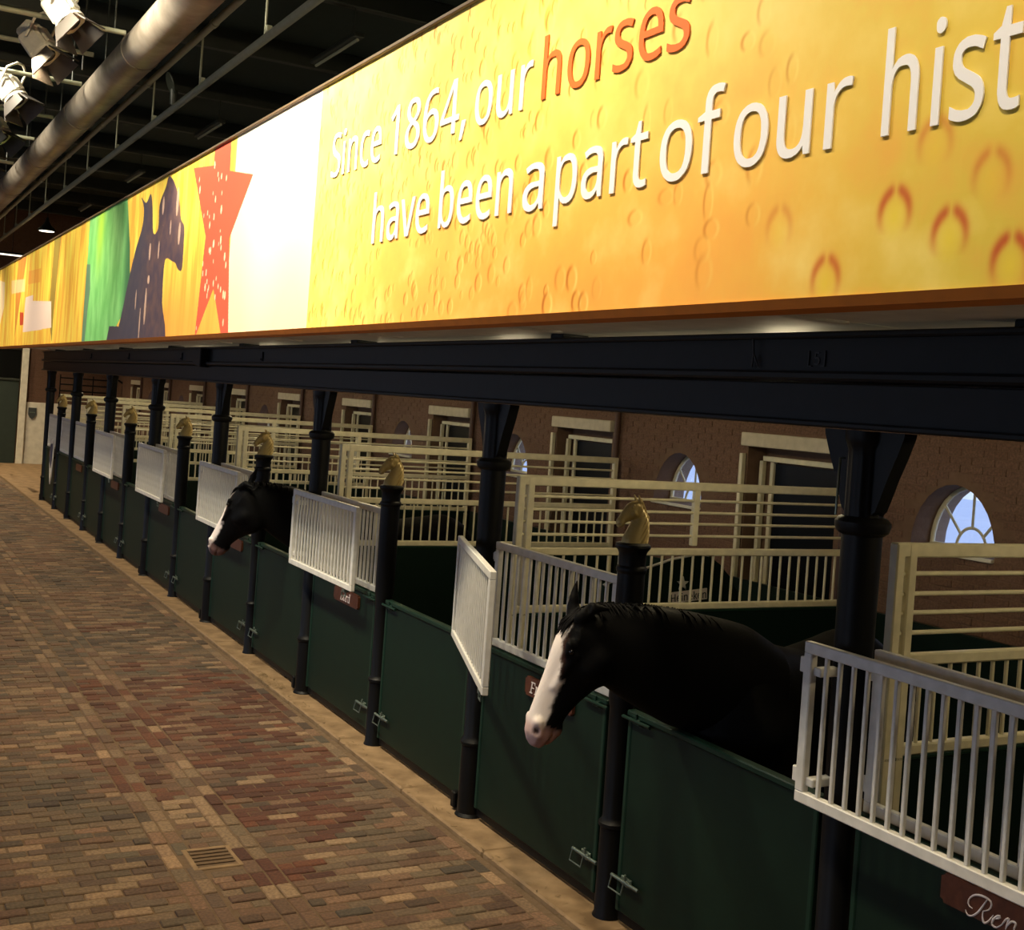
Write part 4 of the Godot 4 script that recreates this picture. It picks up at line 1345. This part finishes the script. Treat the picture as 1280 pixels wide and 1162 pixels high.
# ------------------------------------------------------------------ bodies: distance fields meshed as surface nets
class Field:
	var lo: Vector3
	var cell: float
	var nx: int
	var ny: int
	var nz: int
	var f := PackedFloat32Array()
	func _init(a: Vector3, b: Vector3, c: float) -> void:
		lo = a
		cell = c
		nx = int(ceil((b.x - a.x) / c)) + 1
		ny = int(ceil((b.y - a.y) / c)) + 1
		nz = int(ceil((b.z - a.z) / c)) + 1
		f.resize(nx * ny * nz)
		f.fill(1.0)
	func _range(a: Vector3, b: Vector3, m: float) -> Array:
		var p := ((a - Vector3.ONE * m - lo) / cell).floor()
		var q := ((b + Vector3.ONE * m - lo) / cell).ceil()
		return [clampi(int(p.x), 0, nx), clampi(int(p.y), 0, ny), clampi(int(p.z), 0, nz), clampi(int(q.x) + 1, 0, nx), clampi(int(q.y) + 1, 0, ny), clampi(int(q.z) + 1, 0, nz)]
	func _join(i: int, d: float, k: float) -> void:
		var a := f[i]
		var h := maxf(k - absf(a - d), 0.0) / k
		f[i] = minf(a, d) - h * h * k * 0.25
	func cap(a: Vector3, b: Vector3, ra: float, rb: float, k: float) -> void:
		var r := _range(a.min(b), a.max(b), maxf(ra, rb) + k)
		var ab := b - a
		var l2 := ab.length_squared()
		for z in range(r[2], r[5]):
			for y in range(r[1], r[4]):
				for x in range(r[0], r[3]):
					var p := lo + Vector3(x, y, z) * cell
					var t := clampf((p - a).dot(ab) / l2, 0.0, 1.0)
					_join(x + nx * (y + ny * z), p.distance_to(a + ab * t) - lerpf(ra, rb, t), k)
	func dent(c: Vector3, rad: Vector3, k: float, basis := Basis()) -> void:
		var m := maxf(rad.x, maxf(rad.y, rad.z))
		var r := _range(c, c, m + k)
		var inv := basis.inverse()
		for z in range(r[2], r[5]):
			for y in range(r[1], r[4]):
				for x in range(r[0], r[3]):
					var p := inv * (lo + Vector3(x, y, z) * cell - c)
					var d := -((p / rad).length() - 1.0) * minf(rad.x, minf(rad.y, rad.z))
					var i := x + nx * (y + ny * z)
					var a := f[i]
					var h := maxf(k - absf(a - d), 0.0) / k
					f[i] = maxf(a, d) + h * h * k * 0.25
	func loft(o: Vector3, d: Vector3, u: Vector3, stations: Array, k: float, groove := 0.0) -> void:
		# stations: [s, front, back, half width], front and back measured along u
		var l := d.cross(u).normalized()
		var N := 48
		var s0: float = stations[0][0]
		var s1: float = stations[stations.size() - 1][0]
		var tc := PackedFloat32Array()
		var th := PackedFloat32Array()
		var tw := PackedFloat32Array()
		var a := o
		var b := o
		for n in N + 1:
			var s := lerpf(s0, s1, float(n) / N)
			var j := 0
			while j < stations.size() - 2 and s > stations[j + 1][0]:
				j += 1
			var p: Array = stations[maxi(j - 1, 0)]
			var q: Array = stations[j]
			var e: Array = stations[j + 1]
			var g: Array = stations[mini(j + 2, stations.size() - 1)]
			var t: float = (s - q[0]) / (e[0] - q[0])
			var v: Array = []
			for m in [1, 2, 3]:
				v.append(cubic_interpolate(q[m], e[m], p[m], g[m], t) if m > 3 else lerpf(q[m], e[m], t) * 0.4 + 0.6 * cubic_interpolate(q[m], e[m], p[m], g[m], t))
			tc.append((v[0] + v[1]) * 0.5)
			th.append(maxf(absf(v[0] - v[1]) * 0.5, 0.004))
			tw.append(maxf(v[2], 0.004))
			for sg in [-1.0, 1.0]:
				for tt in [v[0], v[1]]:
					var c: Vector3 = o + d * s + u * tt + l * sg * v[2]
					a = a.min(c)
					b = b.max(c)
		var r := _range(a, b, k)
		for z in range(r[2], r[5]):
			for y in range(r[1], r[4]):
				for x in range(r[0], r[3]):
					var p := lo + Vector3(x, y, z) * cell - o
					var s := p.dot(d)
					var w := clampf((s - s0) / (s1 - s0), 0.0, 1.0) * N
					var n := mini(int(w), N - 1)
					w -= n
					var h := lerpf(th[n], th[n + 1], w)
					var wd := lerpf(tw[n], tw[n + 1], w)
					var pt := p.dot(u)
					var qt := (pt - lerpf(tc[n], tc[n + 1], w)) / h
					var ql := p.dot(l) / wd
					var dist := (sqrt(qt * qt + ql * ql) - 1.0) * minf(h, wd)
					if groove > 0.0:
						dist += groove * sin(s * 150.0 + pt * 170.0 + ql * 2.0) * clampf(0.3 - qt * 1.5, 0.0, 1.0)
					var over := maxf(s0 - s, s - s1)
					if over > 0.0:
						dist = sqrt(maxf(dist, 0.0) * maxf(dist, 0.0) + over * over)
					_join(x + nx * (y + ny * z), dist, k)
	func net(out: Dictionary, paint: Callable) -> void:
		# adds to out.v, out.n, out.c, out.i
		var id := PackedInt32Array()
		id.resize(nx * ny * nz)
		id.fill(-1)
		var v: PackedVector3Array = out.v
		var nr: PackedVector3Array = out.n
		var co: PackedColorArray = out.c
		var ix: PackedInt32Array = out.i
		var sy := nx
		var sz := nx * ny
		for z in nz - 1:
			for y in ny - 1:
				var row := nx * (y + ny * z)
				for x in nx - 1:
					var i := row + x
					var m := 0
					if f[i] < 0.0: m |= 1
					if f[i + 1] < 0.0: m |= 2
					if f[i + sy] < 0.0: m |= 4
					if f[i + sy + 1] < 0.0: m |= 8
					if f[i + sz] < 0.0: m |= 16
					if f[i + sz + 1] < 0.0: m |= 32
					if f[i + sz + sy] < 0.0: m |= 64
					if f[i + sz + sy + 1] < 0.0: m |= 128
					if m == 0 or m == 255:
						continue
					var c := [f[i], f[i + 1], f[i + sy], f[i + sy + 1], f[i + sz], f[i + sz + 1], f[i + sz + sy], f[i + sz + sy + 1]]
					var sum := Vector3.ZERO
					var cnt := 0
					for e in [[0, 1], [2, 3], [4, 5], [6, 7], [0, 2], [1, 3], [4, 6], [5, 7], [0, 4], [1, 5], [2, 6], [3, 7]]:
						var fa: float = c[e[0]]
						var fb: float = c[e[1]]
						if (fa < 0.0) != (fb < 0.0):
							var t := fa / (fa - fb)
							var pa := Vector3(e[0] & 1, (e[0] >> 1) & 1, (e[0] >> 2) & 1)
							var pb := Vector3(e[1] & 1, (e[1] >> 1) & 1, (e[1] >> 2) & 1)
							sum += pa.lerp(pb, t)
							cnt += 1
					var q := lo + (Vector3(x, y, z) + sum / cnt) * cell
					var g := Vector3(c[1] + c[3] + c[5] + c[7] - c[0] - c[2] - c[4] - c[6], c[2] + c[3] + c[6] + c[7] - c[0] - c[1] - c[4] - c[5], c[4] + c[5] + c[6] + c[7] - c[0] - c[1] - c[2] - c[3]).normalized()
					id[i] = v.size()
					v.append(q)
					nr.append(g)
					co.append(paint.call(q, g))
		for z in range(1, nz - 1):
			for y in range(1, ny - 1):
				for x in range(1, nx - 1):
					var i := x + nx * (y + ny * z)
					var s := f[i] < 0.0
					if s != (f[i + 1] < 0.0):
						_face(ix, [id[i], id[i - sy], id[i - sy - sz], id[i - sz]], s)
					if s != (f[i + sy] < 0.0):
						_face(ix, [id[i], id[i - sz], id[i - sz - 1], id[i - 1]], s)
					if s != (f[i + sz] < 0.0):
						_face(ix, [id[i], id[i - 1], id[i - 1 - sy], id[i - sy]], s)
		out.v = v
		out.n = nr
		out.c = co
		out.i = ix
	func _face(ix: PackedInt32Array, q: Array, s: bool) -> void:
		if q[0] < 0 or q[1] < 0 or q[2] < 0 or q[3] < 0:
			return
		for k in ([0, 2, 1, 0, 3, 2] if s else [0, 1, 2, 0, 2, 3]):
			ix.append(q[k])

func net_mesh(out: Dictionary) -> ArrayMesh:
	var arr := []
	arr.resize(Mesh.ARRAY_MAX)
	arr[Mesh.ARRAY_VERTEX] = out.v
	arr[Mesh.ARRAY_NORMAL] = out.n
	arr[Mesh.ARRAY_COLOR] = out.c
	arr[Mesh.ARRAY_INDEX] = out.i
	var m := ArrayMesh.new()
	m.add_surface_from_arrays(Mesh.PRIMITIVE_TRIANGLES, arr)
	return m

func empty_net() -> Dictionary:
	return {"v": PackedVector3Array(), "n": PackedVector3Array(), "c": PackedColorArray(), "i": PackedInt32Array()}

func horse_bust() -> ArrayMesh:
	# looks towards -X; base at y = 0
	var F := Field.new(Vector3(-0.185, -0.012, -0.078), Vector3(0.13, 0.30, 0.078), 0.0038)
	var up := Vector3(0.12, 1.0, 0).normalized()
	# neck, rising and arching
	F.loft(Vector3(0.005, -0.01, 0), Vector3.UP, Vector3.LEFT, [[0.0, 0.085, -0.085, 0.066], [0.04, 0.078, -0.088, 0.060], [0.09, 0.05, -0.090, 0.052], [0.14, 0.022, -0.084, 0.045], [0.19, 0.008, -0.058, 0.036], [0.225, 0.0, -0.03, 0.024]], 0.012, 0.0035)
	# head
	var d := Vector3(-0.68, -0.73, 0).normalized()
	var u := Vector3(-0.73, 0.68, 0).normalized()
	F.loft(Vector3(0.012, 0.245, 0), d, u, [[0.0, 0.010, -0.04, 0.024], [0.03, 0.032, -0.056, 0.038], [0.07, 0.040, -0.070, 0.042], [0.11, 0.036, -0.046, 0.031], [0.15, 0.030, -0.028, 0.026], [0.178, 0.024, -0.030, 0.028], [0.196, 0.006, -0.018, 0.017]], 0.010)
	for s in [-1.0, 1.0]:
		F.cap(Vector3(0.016, 0.242, s * 0.018), Vector3(-0.002, 0.282, s * 0.024), 0.012, 0.004, 0.006)
		F.cap(Vector3(-0.037, 0.222, s * 0.032), Vector3(-0.043, 0.213, s * 0.033), 0.008, 0.007, 0.005)
		F.dent(Vector3(-0.128, 0.131, s * 0.025), Vector3(0.007, 0.006, 0.006), 0.004)
		F.cap(Vector3(-0.035, 0.178, s * 0.030), Vector3(-0.022, 0.168, s * 0.028), 0.018, 0.016, 0.008)
	F.cap(Vector3(0.03, 0.252, 0), Vector3(0.085, 0.15, 0), 0.012, 0.012, 0.01)
	F.cap(Vector3(0.085, 0.15, 0), Vector3(0.095, 0.03, 0), 0.012, 0.012, 0.01)
	F.dent(Vector3(-0.120, 0.108, 0), Vector3(0.02, 0.004, 0.03), 0.003, Basis(Vector3.BACK, 0.9))
	var out := empty_net()
	F.net(out, func(_p, _n): return Color.WHITE)
	return net_mesh(out)

func make_horse(label: String, withers: Vector3, fwd: Vector3, poll: Vector3, nose: Vector3, heading: Vector3, blaze_w: float, pinkness: float) -> void:
	var o := thing("horse", label, "horse")
	var black := Color(0.0055, 0.005, 0.0045)
	var white := Color(0.80, 0.72, 0.66)
	var pink := Color(0.52, 0.30, 0.26)
	var out := empty_net()
	var side := fwd.cross(Vector3.UP).normalized()
	var wb := Vector3(withers.x, 0, withers.z)
	# trunk, from buttock (s = 0) to breast
	var B := Field.new(wb - Vector3(1.0, 0, 1.0) + -fwd * 0.65 - Vector3(0.6, 0.06, 0.3), wb + Vector3(1.0, 1.98, 1.0) - fwd * 0.65 + Vector3(0.6, 0, 0.3), 0.026)
	var rear := wb - fwd * 1.55
	B.loft(rear, fwd, Vector3.UP, [[-0.02, 1.45, 1.15, 0.12], [0.10, 1.62, 0.98, 0.27], [0.32, 1.72, 0.92, 0.35], [0.62, 1.69, 0.84, 0.34], [1.0, 1.65, 0.80, 0.36], [1.35, 1.72, 0.82, 0.33], [1.55, 1.78, 0.86, 0.31], [1.76, 1.66, 0.92, 0.29], [1.88, 1.45, 1.02, 0.20], [1.93, 1.30, 1.12, 0.12]], 0.06)
	for s in [-1.0, 1.0]:
		var h: Vector3 = rear + fwd * 0.28 + side * s * 0.20
		B.cap(h + Vector3(0, 1.25, 0), h + fwd * 0.16 + Vector3(0, 0.92, 0), 0.22, 0.13, 0.08)
		B.cap(h + fwd * 0.16 + Vector3(0, 0.92, 0), h - fwd * 0.12 + Vector3(0, 0.60, 0), 0.13, 0.075, 0.05)
		B.cap(h - fwd * 0.12 + Vector3(0, 0.60, 0), h - fwd * 0.08 + Vector3(0, 0.20, 0), 0.075, 0.065, 0.04)
		B.cap(h - fwd * 0.08 + Vector3(0, 0.20, 0), h - fwd * 0.02 + Vector3(0, 0.06, 0), 0.10, 0.12, 0.04)
		var q: Vector3 = rear + fwd * 1.62 + side * s * 0.19
		B.cap(q + Vector3(0, 1.25, 0), q + Vector3(0, 0.85, 0), 0.19, 0.11, 0.08)
		B.cap(q + Vector3(0, 0.85, 0), q + Vector3(0, 0.50, 0), 0.105, 0.075, 0.05)
		B.cap(q + Vector3(0, 0.50, 0), q + Vector3(0, 0.20, 0), 0.07, 0.06, 0.04)
		B.cap(q + Vector3(0, 0.20, 0), q + fwd * 0.05 + Vector3(0, 0.06, 0), 0.095, 0.12, 0.04)
	B.net(out, func(p, _n): return white if p.y < 0.28 else black)
	# neck and head
	var base := withers + fwd * 0.16 + Vector3(0, -0.31, 0)
	var lo := poll.min(nose).min(base) - Vector3(0.40, 0.30, 0.36)
	var hi := poll.max(nose).max(base) + Vector3(0.40, 0.46, 0.36)
	var F := Field.new(lo, hi, 0.0125)
	var nd := (poll + Vector3(0, -0.14, 0) - base).normalized()
	var nl := (poll + Vector3(0, -0.14, 0) - base).length()
	var nu := (Vector3.UP - nd * nd.y).normalized()
	F.loft(base - nd * 0.2, nd, nu, [[-0.05, 0.35, -0.24, 0.25], [0.2, 0.39, -0.26, 0.22], [0.2 + nl * 0.3, 0.36, -0.27, 0.17], [0.2 + nl * 0.6, 0.31, -0.22, 0.14], [0.2 + nl * 0.85, 0.22, -0.16, 0.115], [0.2 + nl * 1.05, 0.10, -0.10, 0.09]], 0.07)
	var d := (nose - poll).normalized()
	var hl := (nose - poll).length()
	var u := (heading - d * heading.dot(d)).normalized()
	var l := d.cross(u).normalized()
	var k := hl / 0.72
	var st: Array = []
	for q in [[-0.01, 0.0, -0.10, 0.06], [0.06, 0.035, -0.21, 0.095], [0.14, 0.058, -0.30, 0.114], [0.22, 0.062, -0.335, 0.120], [0.30, 0.056, -0.315, 0.107], [0.38, 0.05, -0.255, 0.086], [0.47, 0.048, -0.20, 0.074], [0.56, 0.044, -0.165, 0.072], [0.64, 0.040, -0.152, 0.077], [0.70, 0.028, -0.150, 0.072], [0.745, 0.0, -0.12, 0.050], [0.765, -0.03, -0.09, 0.03]]:
		st.append([q[0] * k, q[1] * k, q[2] * k, q[3] * k])
	F.loft(poll, d, u, st, 0.035)
	var at := func(s: float, t: float, w: float) -> Vector3: return poll + d * s * k + u * t * k + l * w * k
	for s in [-1.0, 1.0]:
		# ear, brow, cheek bone, nostril
		var lay := 1.0 if l.z * s > 0.0 else 0.0   # the ear on the aisle side is laid back
		F.cap(at.call(0.02, 0.0, s * 0.06), at.call(-0.05, 0.02 - 0.05 * lay, s * 0.085), 0.034, 0.030, 0.03)
		F.cap(at.call(-0.05, 0.02 - 0.05 * lay, s * 0.085), at.call(-0.145 + 0.06 * lay, 0.035 - 0.16 * lay, s * 0.095), 0.029, 0.007, 0.015)
		F.dent(at.call(-0.06, 0.055 - 0.05 * lay, s * 0.10), Vector3(0.016, 0.045, 0.018), 0.012)
		F.cap(at.call(0.175, 0.015, s * 0.094), at.call(0.215, 0.008, s * 0.097), 0.022, 0.018, 0.02)
		F.cap(at.call(0.23, -0.03, s * 0.095), at.call(0.42, -0.01, s * 0.062), 0.022, 0.012, 0.03)
		F.cap(at.call(0.20, -0.18, s * 0.085), at.call(0.26, -0.15, s * 0.085), 0.06, 0.05, 0.05)
		F.cap(at.call(0.63, 0.0, s * 0.062), at.call(0.69, -0.025, s * 0.058), 0.026, 0.024, 0.02)
		F.dent(at.call(0.675, 0.0, s * 0.080), Vector3(0.018, 0.026, 0.016), 0.010)
	# lips: a crease between upper and lower
	F.cap(at.call(0.64, -0.13, -0.02), at.call(0.64, -0.13, 0.02), 0.035, 0.035, 0.03)
	F.dent(at.call(0.71, -0.105, 0.0), Vector3(0.045, 0.006, 0.09), 0.012, Basis(d, u, l))
	F.net(out, func(p: Vector3, _n: Vector3) -> Color:
		var r := p - poll
		var s := r.dot(d) / k
		var t := r.dot(u) / k
		var w := r.dot(l) / k
		var edge := noise.get_noise_3d(p.x * 9.0, p.y * 9.0, p.z * 9.0) * 0.02
		var half := blaze_w * lerpf(0.55, 1.15, smoothstep(0.06, 0.45, s))
		var a := smoothstep(0.010, -0.004, absf(w) - half + edge) * smoothstep(0.055, 0.10, s + edge) * smoothstep(-0.045, -0.025, t + edge)
		if s > 0.50:
			a = maxf(a, smoothstep(0.50, 0.60, s) * smoothstep(-0.05, -0.03, t + edge - (s - 0.5) * 0.05) * smoothstep(-0.115, -0.09, t))
		var c := black.lerp(white, a)
		# pink skin about the nostrils and the lips
		var pk := smoothstep(0.60, 0.68, s) * pinkness
		c = c.lerp(pink, pk * (1.0 if s > 0.63 else a))
		for sg in [-1.0, 1.0]:
			var q := Vector3(s - 0.675, t, w - sg * 0.074)
			c = c.lerp(Color(0.05, 0.03, 0.028), smoothstep(0.026, 0.014, q.length()))  # dark spots paint in the shade inside the nostrils
		c = c.lerp(Color(0.10, 0.045, 0.03), 0.5 * smoothstep(0.035, 0.0, absf(absf(w) - half)) * (1.0 - a) * smoothstep(0.1, 0.2, s) * smoothstep(-0.02, 0.02, t))
		return c)
	part("body", net_mesh(out), M.horse_coat, o)
	# eyes, forelock and mane
	for s in [-1.0, 1.0]:
		var e := SphereMesh.new()
		e.radius = 0.017 * k
		e.height = 0.034 * k
		e.radial_segments = 16
		e.rings = 10
		part("eye", e, M.eye, o, at.call(0.205, 0.0, s * 0.112))
	var hair := mb()
	var hr := RandomNumberGenerator.new()
	hr.seed = 7
	for q in 30:
		var w := hr.randf_range(-0.04, 0.04)
		var a: Vector3 = at.call(-0.02 + hr.randf() * 0.02, 0.0, w)
		var L := hr.randf_range(0.07, 0.16)
		hair.tube([a, at.call(0.035, 0.026, w * 1.1), at.call(0.04 + L * 0.5, 0.054, w * 1.2), at.call(0.04 + L * 0.8, 0.058, w * 1.3)], [0.006, 0.007, 0.005, 0.001], 5)
	part("forelock", hair.done(), M.hair, o)
	var mane := mb()
	for q in 240:
		var t := hr.randf_range(0.02, 1.0)
		var crest: Vector3 = base - nd * 0.2 + nd * lerpf(0.25, 0.2 + nl * 0.98, t) + nu * (lerpf(0.365, 0.19, t * t) - 0.012)
		var off := l * hr.randf_range(-0.03, 0.03)
		var fall: Vector3 = side * (1.0 if hr.randf() < 0.75 else -1.0)
		var L := hr.randf_range(0.05, 0.12)
		var lean := nd * hr.randf_range(-0.04, 0.02)
		mane.tube([crest + off - nu * 0.02, crest + off + nu * 0.012 + fall * 0.015, crest + off + fall * 0.055 + lean * 0.5 - nu * 0.01, crest + off + fall * (0.075 + L * 0.2) + lean - nu * L * 0.6], [0.005, 0.007, 0.005, 0.001], 5)
	part("mane", mane.done(), M.hair, o)

func build_horses() -> void:
	make_horse("black horse with wide white blaze and pink nose, head out over the second green gate", Vector3(0.46, 1.78, -5.45), Vector3(-0.961, 0, 0.277), Vector3(-0.745, 1.955, -5.325), Vector3(-0.955, 1.315, -5.39), Vector3(-0.98, 0, -0.17), 0.078, 0.7)
	make_horse("black horse farther along the row, head turned away, only a sliver of white blaze showing", Vector3(0.55, 1.78, -12.2), Vector3(-1, 0, 0), Vector3(-0.46, 1.98, -12.28), Vector3(-0.66, 1.29, -12.72), Vector3(-0.60, 0, -0.8), 0.066, 0.35)
